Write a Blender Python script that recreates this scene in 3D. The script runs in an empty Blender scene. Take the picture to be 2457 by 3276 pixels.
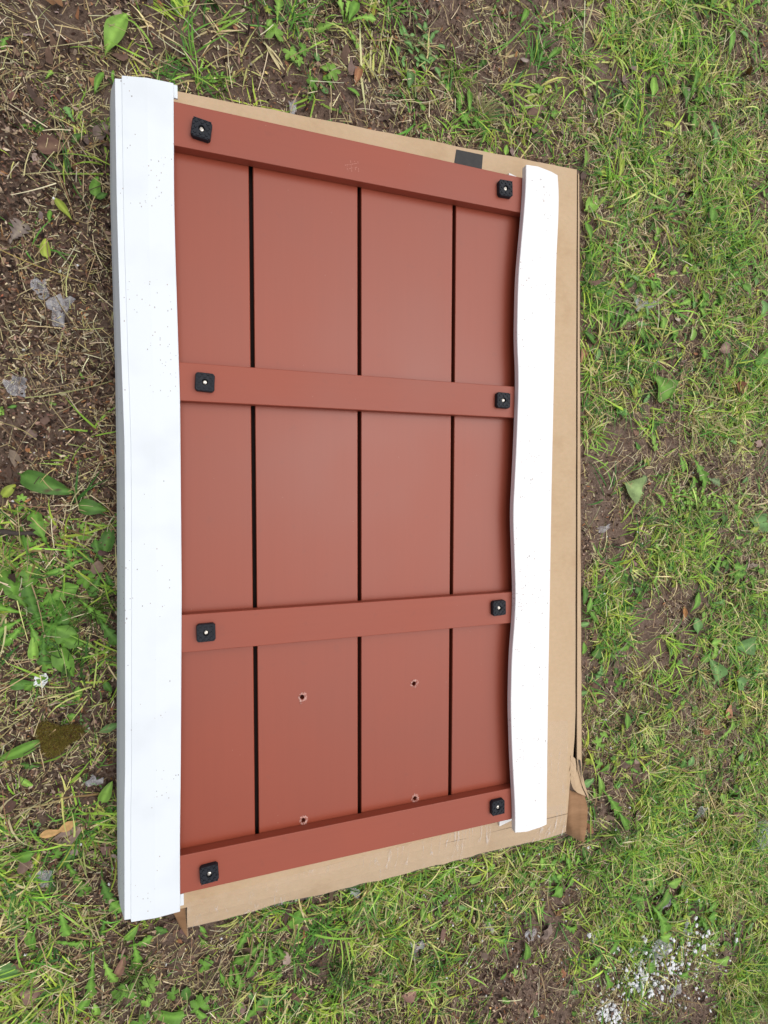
import bpy, bmesh, math, random
import numpy as np
from mathutils import Vector, Matrix, noise as mnoise
R = math.radians
rng = np.random.default_rng(7); random.seed(7)
scene = bpy.context.scene
col = scene.collection

# ------------------------------------------------------------------ camera
ZP = 0.105                     # height of the plank surface above the soil
CAM = np.array([0.0, 0.0, ZP + 1.2])
FPX = 1650.0                   # focal length in pixels of the 2457 px wide photograph
A_, B_, C_ = -0.0442, -0.3177, 0.0018
def rotm(a, b, c):
    ca, sa, cb, sb, cc, sc = math.cos(a), math.sin(a), math.cos(b), math.sin(b), math.cos(c), math.sin(c)
    Ry = np.array([[cb, 0, sb], [0, 1, 0], [-sb, 0, cb]]); Rx = np.array([[1, 0, 0], [0, ca, -sa], [0, sa, ca]])
    Rz = np.array([[cc, -sc, 0], [sc, cc, 0], [0, 0, 1]])
    return Ry @ Rx @ Rz
RM = rotm(A_, B_, C_)
cd = bpy.data.cameras.new("camera"); cam = bpy.data.objects.new("camera", cd); col.objects.link(cam)
cd.sensor_fit = 'HORIZONTAL'; cd.sensor_width = 36.0; cd.lens = 36.0 * FPX / 2457.0
cd.clip_start = 0.02; cd.clip_end = 500
cam.matrix_world = Matrix.Translation(Vector(CAM)) @ Matrix([list(r) for r in RM]).to_4x4()
scene.camera = cam

# ------------------------------------------------------------------ light (bright overcast)
SUN_EL, SUN_AZ = R(70), R(15)      # azimuth measured from +X
w = bpy.data.worlds.new("World"); scene.world = w; w.use_nodes = True
nt = w.node_tree; bg = nt.nodes['Background']
sky = nt.nodes.new('ShaderNodeTexSky'); sky.sky_type = 'NISHITA'; sky.sun_disc = False
sky.sun_elevation = SUN_EL; sky.sun_rotation = R(90) - SUN_AZ
sky.dust_density = 4.0; sky.air_density = 1.0
hs = nt.nodes.new('ShaderNodeHueSaturation'); hs.inputs['Saturation'].default_value = 0.30
nt.links.new(sky.outputs[0], hs.inputs['Color']); nt.links.new(hs.outputs[0], bg.inputs['Color'])
bg.inputs['Strength'].default_value = 0.10
sl = bpy.data.lights.new("sun", 'SUN'); sl.energy = 1.5; sl.angle = R(78); sl.color = (1.0, 0.96, 0.90)
sun = bpy.data.objects.new("sun", sl); col.objects.link(sun)
sd = Vector((math.cos(SUN_EL) * math.cos(SUN_AZ), math.cos(SUN_EL) * math.sin(SUN_AZ), math.sin(SUN_EL)))
sun.rotation_euler = sd.to_track_quat('Z', 'Y').to_euler()
scene.view_settings.view_transform = 'Standard'; scene.view_settings.look = 'None'
scene.view_settings.exposure = 0.24; scene.view_settings.gamma = 1.0

# ------------------------------------------------------------------ measuring helpers
def at(px, py, z):
    """point of the place seen at (px, py) of the 2457 px photograph, at height z"""
    d = np.array([(px - 1228.5) / FPX, -(py - 1638.0) / FPX, -1.0]); q = RM @ d
    t = (z - CAM[2]) / q[2]
    return Vector((CAM[0] + q[0] * t, CAM[1] + q[1] * t, z))
K = 2457.0 / 1659.0
def g(px, py, z=0.0):             # same with 1659 px wide coordinates
    return at(px * K, py * K, z)

# ------------------------------------------------------------------ object helpers
def tag(o, label=None, cat=None, group=None, kind=None):
    if label: o['label'] = label
    if cat: o['category'] = cat
    if group: o['group'] = group
    if kind: o['kind'] = kind
    return o
def link(name, me, mat, parent=None):
    o = bpy.data.objects.new(name, me); col.objects.link(o)
    if mat: me.materials.append(mat)
    if parent: o.parent = parent
    return o
def empty(name, loc=(0, 0, 0)):
    o = bpy.data.objects.new(name, None); o.empty_display_size = 0.05
    o.location = loc; col.objects.link(o); return o
def bm_obj(name, bm, mat, parent=None, root=None, smooth=False):
    bmesh.ops.recalc_face_normals(bm, faces=bm.faces[:])
    me = bpy.data.meshes.new(name); bm.to_mesh(me); bm.free()
    if smooth:
        for p in me.polygons: p.use_smooth = True
    o = link(name, me, mat)
    if parent is not None: o.parent = parent
    return o
def arr_obj(name, V, F, mat, colr=None, uv=None, smooth=True, parent=None):
    V = np.asarray(V, np.float32); F = np.asarray(F, np.int32)
    me = bpy.data.meshes.new(name)
    me.vertices.add(len(V)); me.vertices.foreach_set('co', V.ravel())
    n = F.shape[1]
    me.loops.add(F.size); me.loops.foreach_set('vertex_index', F.ravel())
    me.polygons.add(len(F)); me.polygons.foreach_set('loop_start', np.arange(0, F.size, n, dtype=np.int32))
    try: me.polygons.foreach_set('loop_total', np.full(len(F), n, np.int32))
    except Exception: pass
    if smooth: me.polygons.foreach_set('use_smooth', np.ones(len(F), bool))
    if colr is not None:
        a = me.color_attributes.new('Col', 'FLOAT_COLOR', 'POINT')
        c = np.ones((len(V), 4), np.float32); c[:, :3] = colr; a.data.foreach_set('color', c.ravel())
    me.update(calc_edges=True); me.validate()
    return link(name, me, mat, parent)

# ------------------------------------------------------------------ material helpers
def mat_new(name):
    m = bpy.data.materials.new(name); m.use_nodes = True
    return m, m.node_tree, m.node_tree.nodes['Principled BSDF']
def N(t, kind, **kw):
    n = t.nodes.new(kind)
    for k, v in kw.items(): setattr(n, k, v)
    return n
def noise_node(t, scale, detail=4, rough=0.55, coord='Object', vec_scale=None, dist=0):
    tc = N(t, 'ShaderNodeTexCoord'); nz = N(t, 'ShaderNodeTexNoise')
    nz.inputs['Scale'].default_value = scale; nz.inputs['Detail'].default_value = detail
    nz.inputs['Roughness'].default_value = rough; nz.inputs['Distortion'].default_value = dist
    if vec_scale:
        mp = N(t, 'ShaderNodeMapping'); mp.inputs['Scale'].default_value = vec_scale
        t.links.new(tc.outputs[coord], mp.inputs[0]); t.links.new(mp.outputs[0], nz.inputs['Vector'])
    else: t.links.new(tc.outputs[coord], nz.inputs['Vector'])
    return nz
def ramp(t, fac, stops, interp='LINEAR'):
    r = N(t, 'ShaderNodeValToRGB'); r.color_ramp.interpolation = interp
    els = r.color_ramp.elements
    while len(els) < len(stops): els.new(0.5)
    for e, (p, c) in zip(els, stops):
        e.position = p; e.color = (*c, 1) if len(c) == 3 else c
    t.links.new(fac, r.inputs[0]); return r
def mixc(t, fac, a, b, mode='MIX'):
    m = N(t, 'ShaderNodeMix', data_type='RGBA', blend_type=mode)
    for s, v in ((0, fac), (6, a), (7, b)):
        if hasattr(v, 'links') or hasattr(v, 'is_linked'): t.links.new(v, m.inputs[s])
        elif s == 0: m.inputs[0].default_value = v
        else: m.inputs[s].default_value = (*v, 1)
    return m.outputs[2]
def bump(t, b, height, strength, dist):
    n = N(t, 'ShaderNodeBump'); n.inputs['Strength'].default_value = strength; n.inputs['Distance'].default_value = dist
    t.links.new(height, n.inputs['Height']); t.links.new(n.outputs[0], b.inputs['Normal'])

# painted / composite red wood
def red_mat(name, base, rough, grain_axis):
    m, t, b = mat_new(name)
    vs = (90, 3, 20) if grain_axis == 'y' else (3, 90, 20)
    gr = noise_node(t, 1.0, 5, 0.6, vec_scale=vs)
    big = noise_node(t, 3.0, 3, 0.5)
    c1 = ramp(t, gr.outputs['Fac'], [(0.25, tuple(x * 0.975 for x in base)), (0.75, tuple(x * 1.02 for x in base))])
    c2 = ramp(t, big.outputs['Fac'], [(0.3, (0.93, 0.93, 0.95)), (0.7, (1.05, 1.04, 1.03))])
    c = mixc(t, 1.0, c1.outputs[0], c2.outputs[0], 'MULTIPLY')
    # dust specks and small pale nicks
    tc = N(t, 'ShaderNodeTexCoord'); vo = N(t, 'ShaderNodeTexVoronoi'); vo.inputs['Scale'].default_value = 60
    vo.inputs['Randomness'].default_value = 1
    t.links.new(tc.outputs['Object'], vo.inputs['Vector'])
    sp = ramp(t, vo.outputs['Distance'], [(0.03, (1, 1, 1)), (0.055, (0, 0, 0))])
    sel = N(t, 'ShaderNodeSeparateColor'); t.links.new(vo.outputs['Color'], sel.inputs[0])
    gt = N(t, 'ShaderNodeMath', operation='GREATER_THAN'); gt.inputs[1].default_value = 0.90
    t.links.new(sel.outputs[0], gt.inputs[0])
    mu = N(t, 'ShaderNodeMath', operation='MULTIPLY'); t.links.new(sp.outputs[0], mu.inputs[0]); t.links.new(gt.outputs[0], mu.inputs[1])
    mu2 = N(t, 'ShaderNodeMath', operation='MULTIPLY'); t.links.new(mu.outputs[0], mu2.inputs[0]); mu2.inputs[1].default_value = 0.55
    c = mixc(t, mu2.outputs[0], c, (0.55, 0.36, 0.26))
    # faint water marks
    wn = noise_node(t, 38, 2, 0.5)
    wr = ramp(t, wn.outputs['Fac'], [(0.66, (0, 0, 0)), (0.72, (1, 1, 1))])
    mw = N(t, 'ShaderNodeMath', operation='MULTIPLY'); t.links.new(wr.outputs[0], mw.inputs[0]); mw.inputs[1].default_value = 0.12
    c = mixc(t, mw.outputs[0], c, (0.17, 0.05, 0.035))
    t.links.new(c, b.inputs['Base Color'])
    rr = ramp(t, big.outputs['Fac'], [(0.3, (rough - .05,) * 3), (0.7, (rough + .06,) * 3)])
    t.links.new(rr.outputs[0], b.inputs['Roughness']); b.inputs['Specular IOR Level'].default_value = 0.52
    bump(t, b, gr.outputs['Fac'], 0.025, 0.001)
    return m
RED = (0.283, 0.056, 0.027)
M_plank = red_mat("red_plank", RED, 0.36, 'y')
M_batten = red_mat("red_batten", (0.298, 0.063, 0.033), 0.50, 'x')

def white_mat(name, tint, specks, thr):
    m, t, b = mat_new(name)
    big = noise_node(t, 7.0, 3, 0.5)
    c = ramp(t, big.outputs['Fac'], [(0.28, tuple(x * 0.93 for x in tint)), (0.5, tint), (1, tint)]).outputs[0]
    tc = N(t, 'ShaderNodeTexCoord')
    dn = noise_node(t, 6.5, 5, 0.7)       # where the dirt gathers
    for sc_, size, th in ((95, 0.15, thr), (210, 0.23, thr - 0.02), (150, 0.12, thr - 0.02), (42, 0.085, thr + 0.10)):
        mp = N(t, 'ShaderNodeMapping'); mp.inputs['Scale'].default_value = (1.0, 0.62, 1.0); mp.inputs['Rotation'].default_value = (0, 0, 0.5 + sc_)
        t.links.new(tc.outputs['Object'], mp.inputs[0])
        vo = N(t, 'ShaderNodeTexVoronoi'); vo.inputs['Scale'].default_value = sc_
        t.links.new(mp.outputs[0], vo.inputs['Vector'])
        sp = ramp(t, vo.outputs['Distance'], [(size * 0.75, (1, 1, 1)), (size, (0, 0, 0))])
        sel = N(t, 'ShaderNodeSeparateColor'); t.links.new(vo.outputs['Color'], sel.inputs[0])
        ad = N(t, 'ShaderNodeMath', operation='MULTIPLY_ADD'); t.links.new(dn.outputs['Fac'], ad.inputs[0]); ad.inputs[1].default_value = 2.4
        t.links.new(sel.outputs[0], ad.inputs[2])
        gt = N(t, 'ShaderNodeMath', operation='GREATER_THAN'); gt.inputs[1].default_value = th + 1.25
        t.links.new(ad.outputs[0], gt.inputs[0])
        mu = N(t, 'ShaderNodeMath', operation='MULTIPLY'); t.links.new(sp.outputs[0], mu.inputs[0]); t.links.new(gt.outputs[0], mu.inputs[1])
        mu2 = N(t, 'ShaderNodeMath', operation='MULTIPLY'); t.links.new(mu.outputs[0], mu2.inputs[0]); mu2.inputs[1].default_value = specks
        sc2 = ramp(t, sel.outputs[1], [(0.2, (0.10, 0.075, 0.06)), (0.6, (0.30, 0.16, 0.11)), (0.9, (0.28, 0.27, 0.28))])
        c = mixc(t, mu2.outputs[0], c, sc2.outputs[0])
    t.links.new(c, b.inputs['Base Color']); b.inputs['Roughness'].default_value = 0.5
    fb = noise_node(t, 60, 3, 0.5)
    bump(t, b, fb.outputs['Fac'], 0.08, 0.001)
    return m
M_whiteL = white_mat("white_profile_clean", (0.74, 0.79, 0.84), 0.7, 0.96)
M_whiteR = white_mat("white_profile_spotted", (0.84, 0.84, 0.85), 0.75, 0.88)

m, t, b = mat_new("cardboard"); M_card = m
n1 = noise_node(t, 6, 4, 0.6); n2 = noise_node(t, 1.0, 3, 0.5, vec_scale=(70, 110, 30)); n3 = noise_node(t, 420, 2, 0.5)
c = ramp(t, n1.outputs['Fac'], [(0.25, (0.42, 0.275, 0.155)), (0.45, (0.51, 0.365, 0.225)), (0.75, (0.55, 0.405, 0.265))]).outputs[0]
c = mixc(t, 0.2, c, ramp(t, n2.outputs['Fac'], [(0.3, (0.43, 0.30, 0.18)), (0.7, (0.58, 0.42, 0.27))]).outputs[0])
c = mixc(t, 0.12, c, n3.outputs['Color'], 'OVERLAY')
t.links.new(c, b.inputs['Base Color']); b.inputs['Roughness'].default_value = 0.8
bump(t, b, n2.outputs['Fac'], 0.12, 0.001)
m, t, b = mat_new("cardboard_inner_liner"); M_card2 = m
n1 = noise_node(t, 14, 4, 0.6, vec_scale=(1, 3, 1))
t.links.new(ramp(t, n1.outputs['Fac'], [(0.3, (0.24, 0.125, 0.055)), (0.7, (0.36, 0.20, 0.10))]).outputs[0], b.inputs['Base Color']); b.inputs['Roughness'].default_value = 0.8
m, t, b = mat_new("cardboard_raw_edge"); M_edge = m
n1 = noise_node(t, 1, 2, 0.5, vec_scale=(300, 300, 900))
t.links.new(ramp(t, n1.outputs['Fac'], [(0.4, (0.20, 0.125, 0.07)), (0.6, (0.42, 0.30, 0.19))]).outputs[0], b.inputs['Base Color']); b.inputs['Roughness'].default_value = 0.9
m, t, b = mat_new("black_print"); M_black = m
n1 = noise_node(t, 90, 4, 0.6)
t.links.new(ramp(t, n1.outputs['Fac'], [(0.3, (0.012, 0.011, 0.012)), (0.75, (0.026, 0.024, 0.023))]).outputs[0], b.inputs['Base Color']); b.inputs['Roughness'].default_value = 0.6
m, t, b = mat_new("rubber"); M_rub = m
n1 = noise_node(t, 120, 4, 0.6)
t.links.new(ramp(t, n1.outputs['Fac'], [(0.3, (0.009, 0.011, 0.016)), (0.8, (0.018, 0.021, 0.030))]).outputs[0], b.inputs['Base Color']); b.inputs['Roughness'].default_value = 0.6; b.inputs['Specular IOR Level'].default_value = 0.3
m, t, b = mat_new("screw_steel"); M_steel = m
b.inputs['Base Color'].default_value = (0.66, 0.62, 0.56, 1); b.inputs['Metallic'].default_value = 1; b.inputs['Roughness'].default_value = 0.32
n1 = noise_node(t, 300, 2, 0.5); bump(t, b, n1.outputs['Fac'], 0.3, 0.0005)
m, t, b = mat_new("torn_wood_rim"); M_rim = m
n1 = noise_node(t, 200, 4, 0.6)
t.links.new(ramp(t, n1.outputs['Fac'], [(0.38, (0.33, 0.10, 0.07)), (0.62, (0.62, 0.38, 0.33))]).outputs[0], b.inputs['Base Color']); b.inputs['Roughness'].default_value = 0.8
# clear packing tape
m, t, b = mat_new("clear_tape"); M_tape = m
n1 = noise_node(t, 1, 3, 0.5, vec_scale=(55, 5, 6), dist=0.15); n2 = noise_node(t, 9, 3, 0.6)
cr = ramp(t, n1.outputs['Fac'], [(0.485, (0, 0, 0)), (0.505, (1, 1, 1)), (0.525, (0, 0, 0))])
pt = ramp(t, n2.outputs['Fac'], [(0.45, (0, 0, 0)), (0.62, (1, 1, 1))])
mu = N(t, 'ShaderNodeMath', operation='MULTIPLY'); t.links.new(cr.outputs[0], mu.inputs[0]); t.links.new(pt.outputs[0], mu.inputs[1])
ma = N(t, 'ShaderNodeMath', operation='MULTIPLY_ADD'); t.links.new(mu.outputs[0], ma.inputs[0]); ma.inputs[1].default_value = 0.55; ma.inputs[2].default_value = 0.05
t.links.new(ma.outputs[0], b.inputs['Alpha']); b.inputs['Base Color'].default_value = (0.80, 0.76, 0.74, 1); b.inputs['Roughness'].default_value = 0.25
bump(t, b, n1.outputs['Fac'], 0.5, 0.002)

def attr_mat(name, rough=0.5, trans=0.25, nscale=60, spec=0.4, bstr=0.15, var=0.12):
    m, t, b = mat_new(name)
    at_ = N(t, 'ShaderNodeAttribute', attribute_name='Col')
    nz = noise_node(t, nscale, 3, 0.55)
    c2 = ramp(t, nz.outputs['Fac'], [(0.3, (1 - var,) * 3), (0.7, (1 + var,) * 3)])
    c = mixc(t, 1.0, at_.outputs['Color'], c2.outputs[0], 'MULTIPLY')
    t.links.new(c, b.inputs['Base Color']); b.inputs['Roughness'].default_value = rough
    b.inputs['Specular IOR Level'].default_value = spec
    if bstr: bump(t, b, nz.outputs['Fac'], bstr, 0.002)
    if trans:
        tr = N(t, 'ShaderNodeBsdfTranslucent'); t.links.new(c, tr.inputs['Color'])
        mx = N(t, 'ShaderNodeMixShader'); mx.inputs[0].default_value = trans
        t.links.new(b.outputs[0], mx.inputs[1]); t.links.new(tr.outputs[0], mx.inputs[2])
        t.links.new(mx.outputs[0], t.nodes['Material Output'].inputs['Surface'])
    return m
M_leaf = attr_mat("leaf", 0.5, 0.3, 90, 0.3, 0.3)
M_grass = attr_mat("grass_blade", 0.5, 0.3, 40, 0.3, 0)
M_straw = attr_mat("dry_straw", 0.7, 0.1, 80, 0.3, 0)
M_litter = attr_mat("litter", 0.85, 0.0, 150, 0.2, 0.3)
M_moss = attr_mat("moss", 0.9, 0.1, 200, 0.1, 0)
M_foam = attr_mat("white_foam", 0.6, 0.0, 200, 0.3, 0.2, 0.04)
M_bark = attr_mat("twig_bark", 0.8, 0.0, 300, 0.2, 0.5)
m, t, b = mat_new("plastic_film"); M_film = m
n1 = noise_node(t, 40, 4, 0.6)
b.inputs['Base Color'].default_value = (0.62, 0.62, 0.66, 1); b.inputs['Roughness'].default_value = 0.2
t.links.new(ramp(t, n1.outputs['Fac'], [(0.3, (0.12,) * 3), (0.7, (0.58,) * 3)]).outputs[0], b.inputs['Alpha'])
bump(t, b, n1.outputs['Fac'], 0.9, 0.008)

# ------------------------------------------------------------------ ground
def vnoise(x, y, scale, seed):
    x = np.asarray(x, float) * scale; y = np.asarray(y, float) * scale
    xi = np.floor(x).astype(np.int64); yi = np.floor(y).astype(np.int64); fx = x - xi; fy = y - yi
    fx = fx * fx * (3 - 2 * fx); fy = fy * fy * (3 - 2 * fy)
    def h(a, b_):
        n = (a * 374761393 + b_ * 668265263 + seed * 1442695041) & 0xffffffff
        n = ((n ^ (n >> 13)) * 1274126177) & 0xffffffff
        return ((n ^ (n >> 16)) & 0xffff) / 65535.0
    return (h(xi, yi) * (1 - fx) + h(xi + 1, yi) * fx) * (1 - fy) + (h(xi, yi + 1) * (1 - fx) + h(xi + 1, yi + 1) * fx) * fy
def fbm(x, y, scale, seed, oct_=4, gain=0.5):
    s = 0; a = 1; tot = 0
    for i in range(oct_):
        s = s + a * vnoise(x, y, scale * 2 ** i, seed + i); tot += a; a *= gain
    return s / tot
def box_local(x, y):
    """0 under the box, growing away from it (rough distance in metres)"""
    dx = np.maximum(np.maximum(BX0 - x, x - BX1), 0); dy = np.maximum(np.maximum(BY0 - y, y - BY1), 0)
    return np.hypot(dx, dy)
_tl = g(262, 300, 0.03); _br = g(1256, 1690, 0.0); _t = g(800, 285, 0.05); _b = g(700, 1950, 0.02)
BX0, BX1 = _tl.x, _br.x; BY1, BY0 = _t.y, _b.y
def gz(x, y):
    z = (fbm(x, y, 4, 11, 3) - 0.5) * 0.030 + (fbm(x, y, 28, 23, 4, 0.6) - 0.5) * 0.020
    return z * np.clip(box_local(x, y) / 0.10, 0.12, 1)
def axis(lo, hi, step, far):
    mid = np.arange(lo, hi, step); out = []
    s, p = step, 0.0
    while p < far: s *= 1.35; p += s; out.append(p)
    out = np.array(out)
    return np.concatenate([lo - out[::-1], mid, mid[-1] + out])
xs = axis(-1.0, 2.6, 0.0085, 70); ys = axis(-2.3, 2.2, 0.0085, 70)
X, Y = np.meshgrid(xs, ys)
Z = gz(X, Y)
V = np.stack([X.ravel(), Y.ravel(), Z.ravel()], 1); nx, ny = len(xs), len(ys)
ii = (np.arange(ny - 1)[:, None] * nx + np.arange(nx - 1)[None]).ravel()
F = np.stack([ii, ii + 1, ii + 1 + nx, ii + nx], 1)
m, t, b = mat_new("soil")
n1 = noise_node(t, 3.2, 5, 0.6); n2 = noise_node(t, 26, 6, 0.68); n3 = noise_node(t, 170, 5, 0.7)
c = ramp(t, n1.outputs['Fac'], [(0.32, (0.085, 0.050, 0.036)), (0.5, (0.150, 0.103, 0.080)), (0.68, (0.215, 0.165, 0.138))]).outputs[0]
c = mixc(t, 0.6, c, ramp(t, n2.outputs['Fac'], [(0.3, (0.050, 0.032, 0.023)), (0.5, (0.145, 0.098, 0.074)), (0.72, (0.26, 0.20, 0.165))]).outputs[0])
c = mixc(t, 0.5, c, ramp(t, n3.outputs['Fac'], [(0.35, (0.045, 0.030, 0.022)), (0.55, (0.155, 0.112, 0.085)), (0.75, (0.32, 0.255, 0.21))]).outputs[0])
t.links.new(c, b.inputs['Base Color']); b.inputs['Roughness'].default_value = 0.95; b.inputs['Specular IOR Level'].default_value = 0.2
ad = N(t, 'ShaderNodeMath', operation='MULTIPLY_ADD'); t.links.new(n3.outputs['Fac'], ad.inputs[0]); ad.inputs[1].default_value = 0.35; t.links.new(n2.outputs['Fac'], ad.inputs[2])
bump(t, b, ad.outputs[0], 0.9, 0.012)
tcx = N(t, 'ShaderNodeTexCoord'); sx_ = N(t, 'ShaderNodeSeparateXYZ'); t.links.new(tcx.outputs['Object'], sx_.inputs[0])
mr = N(t, 'ShaderNodeMapRange'); mr.inputs['From Min'].default_value = -0.4; mr.inputs['From Max'].default_value = 0.9
t.links.new(sx_.outputs['X'], mr.inputs['Value'])          # soil tone darker towards low X, paler towards high X
gr_ = ramp(t, mr.outputs[0], [(0, (0.88, 0.85, 0.83)), (0.55, (1.0, 0.97, 0.97)), (1, (1.22, 1.2, 1.2))])
t.links.new(mixc(t, 1.0, c, gr_.outputs[0], 'MULTIPLY'), b.inputs['Base Color'])
tag(arr_obj("ground", V, F, m), kind='structure')

# ------------------------------------------------------------------ the red panel
rot0 = 0.0
gx0, pit = 0.0844, 0.2475          # first groove, plank pitch
GX = [at(811, 1460, ZP).x, at(1150, 1460, ZP).x, at(1447.5, 1460, ZP).x]
YB = [0.0] * 4
HB = 0.024
batt = [((560, 326), (1669, 566.6), (557.8, 465.2), (1667.5, 680.5)), ((572, 1156), (1652, 1238.6), (576, 1278.3), (1650.7, 1339.8)),
        ((582.5, 1967), (1640.3, 1894.2), (582.5, 2085), (1638.7, 1996.4)), ((577.7, 2742), (1637, 2518), (577.7, 2861), (1637, 2620.5))]
BY = []
for a_, b_, c_, d_ in batt:
    yu = 0.5 * (at(*a_, ZP + HB).y + at(*b_, ZP + HB).y); yl = 0.5 * (at(*c_, ZP + HB).y + at(*d_, ZP + HB).y); BY.append((yl, yu))
PX0 = at(470, 1460, ZP).x; PX1 = at(1690, 1460, ZP).x
PY0, PY1 = BY[3][0] + 0.002, BY[0][1] - 0.002
panel = empty("plank_panel", (0, 0, ZP - 0.037))
tag(panel, "red brown plank panel with crossbars and eight black rubber feet, lying on cardboard", "panel")
PROOT = Vector((0, 0, ZP - 0.037))
def hang(o, parent, root):          # child placed in world coordinates
    o.parent = parent; o.location = o.location - Vector(root)
# profile of the boarded face, extruded along y
gw, gd, ch = 0.0045, 0.026, 0.0012
prof = [(PX0, 0)]
for gx in GX:
    prof += [(gx - gw - ch, 0), (gx - gw, -ch), (gx - gw, -gd), (gx + gw, -gd), (gx + gw, -ch), (gx + gw + ch, 0)]
prof += [(PX1, 0), (PX1, -0.029), (PX0, -0.029)]
bm = bmesh.new()
r0 = [bm.verts.new((x, PY0, ZP + z)) for x, z in prof]; r1 = [bm.verts.new((x, PY1, ZP + z)) for x, z in prof]
for i in range(len(prof)):
    j = (i + 1) % len(prof); bm.faces.new((r0[i], r0[j], r1[j], r1[i]))
bm.faces.new(r0); bm.faces.new(list(reversed(r1)))
m, t, b = mat_new("groove_shade"); b.inputs['Base Color'].default_value = (0.022, 0.010, 0.008, 1); b.inputs['Roughness'].default_value = 0.9  # groove shade painted as near-black colour on floors and left walls
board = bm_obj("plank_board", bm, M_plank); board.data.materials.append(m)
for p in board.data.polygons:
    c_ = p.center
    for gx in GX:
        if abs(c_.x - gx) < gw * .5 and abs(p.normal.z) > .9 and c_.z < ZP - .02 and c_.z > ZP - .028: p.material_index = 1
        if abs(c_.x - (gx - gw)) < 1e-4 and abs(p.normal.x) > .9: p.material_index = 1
HOLES = [at(966.5, 2230, ZP), at(1324, 2187, ZP), at(970, 2624, ZP), at(1326.7, 2553.8, ZP)]
bm = bmesh.new()
for h in HOLES:
    bmesh.ops.create_cone(bm, cap_ends=True, segments=20, radius1=0.0056, radius2=0.0056, depth=0.05, matrix=Matrix.Translation((h.x, h.y, ZP)))
cut = bm_obj("cutter", bm, None)
md = board.modifiers.new("holes", 'BOOLEAN'); md.object = cut; md.operation = 'DIFFERENCE'; md.solver = 'EXACT'
bpy.context.view_layer.update()
dg = bpy.context.evaluated_depsgraph_get()
me2 = bpy.data.meshes.new_from_object(board.evaluated_get(dg))
board.modifiers.clear(); board.data = me2
bpy.data.objects.remove(cut, do_unlink=True)
hang(board, panel, PROOT)
for k, h in enumerate(HOLES):        # splintered rims of the drill holes
    bm = bmesh.new(); n = 26; rings = []
    for j, (rr, zz) in enumerate(((0.0054, -0.004), (0.0056, 0.0008), (0.0074, 0.0012), (0.0104, 0.00025))):
        ring = []
        for i in range(n):
            a = 2 * math.pi * i / n
            q = rr * (1 + (0.34 if j > 1 else 0.14) * (mnoise.noise(Vector((3 * math.cos(a), 3 * math.sin(a), k * 7 + j))) * 1.5))
            off = 0.0015 if j > 1 else 0
            ring.append(bm.verts.new((h.x + off + q * math.cos(a), h.y + q * math.sin(a) * 1.08, ZP + zz + (random.random() * 0.0006 if j == 2 else 0))))
        rings.append(ring)
    for a_, b_ in zip(rings[:-1], rings[1:]):
        for i in range(n): bm.faces.new((a_[i], a_[(i + 1) % n], b_[(i + 1) % n], b_[i]))
    if k in (0, 2):
        for q in range(7):
            x = h.x + random.uniform(-.006, .004); y = h.y - random.uniform(.008, .018) * (1 if k == 0 else .6)
            bmesh.ops.create_icosphere(bm, subdivisions=1, radius=random.uniform(.0008, .002), matrix=Matrix.Translation((x, y, ZP + .001)))
    hang(bm_obj("torn_rim", bm, M_rim), panel, PROOT)

def bev_box(x0, x1, y0, y1, z0, z1, bev, seg=2):
    bm = bmesh.new()
    bmesh.ops.create_cube(bm, size=1, matrix=Matrix.Translation(((x0 + x1) / 2, (y0 + y1) / 2, (z0 + z1) / 2)) @ Matrix.Diagonal((x1 - x0, y1 - y0, z1 - z0, 1)))
    bmesh.ops.bevel(bm, geom=bm.edges[:], offset=bev, segments=seg, profile=0.5, affect='EDGES')
    return bm
FEET = [[(644.6, 413.5), (655.5, 1223), (659, 2024), (669.2, 2795.3)], [(1616.9, 603.5), (1609.7, 1280.8), (1596, 1945), (1592.4, 2582.5)]]
FROT = [[-8, -3, 1, 3], [2, -1, 2, 1]]
battens = []
for i, (y0, y1) in enumerate(BY):
    e = 0.0 if i in (1, 2) else 0.001
    bt = bm_obj("crossbar", bev_box(PX0 + 0.004, PX1 - 0.004, y0, y1, ZP + 0.0004, ZP + HB, 0.0016, 2), M_batten)
    hang(bt, panel, PROOT); battens.append(bt)
# scratched tally-like marks on the first crossbar (pale scuffs)
bm = bmesh.new()
for (xa, ya, xb, yb) in [(748, 350, 752, 371), (757, 347, 760, 372), (766, 348, 768, 368), (773, 349, 775, 375), (745, 357, 779, 352), (746, 366, 772, 361)]:
    p, q = g(xa, ya, ZP + HB), g(xb, yb, ZP + HB); nseg = 9
    for s in range(nseg):
        if random.random() < 0.35: continue
        a_ = p.lerp(q, s / nseg); b_ = p.lerp(q, (s + .8) / nseg); d = (b_ - a_).normalized(); nn = Vector((-d.y, d.x, 0)) * random.uniform(.0003, .0008)
        zz = Vector((0, 0, .0003))
        bm.faces.new([bm.verts.new(v + zz) for v in (a_ - nn, b_ - nn * .6, b_ + nn * .6, a_ + nn)])
m, t, b = mat_new("pale_scuff"); b.inputs['Base Color'].default_value = (0.50, 0.22, 0.17, 1); b.inputs['Roughness'].default_value = 0.7
hang(bm_obj("scuff_marks", bm, m), panel, PROOT)

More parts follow.
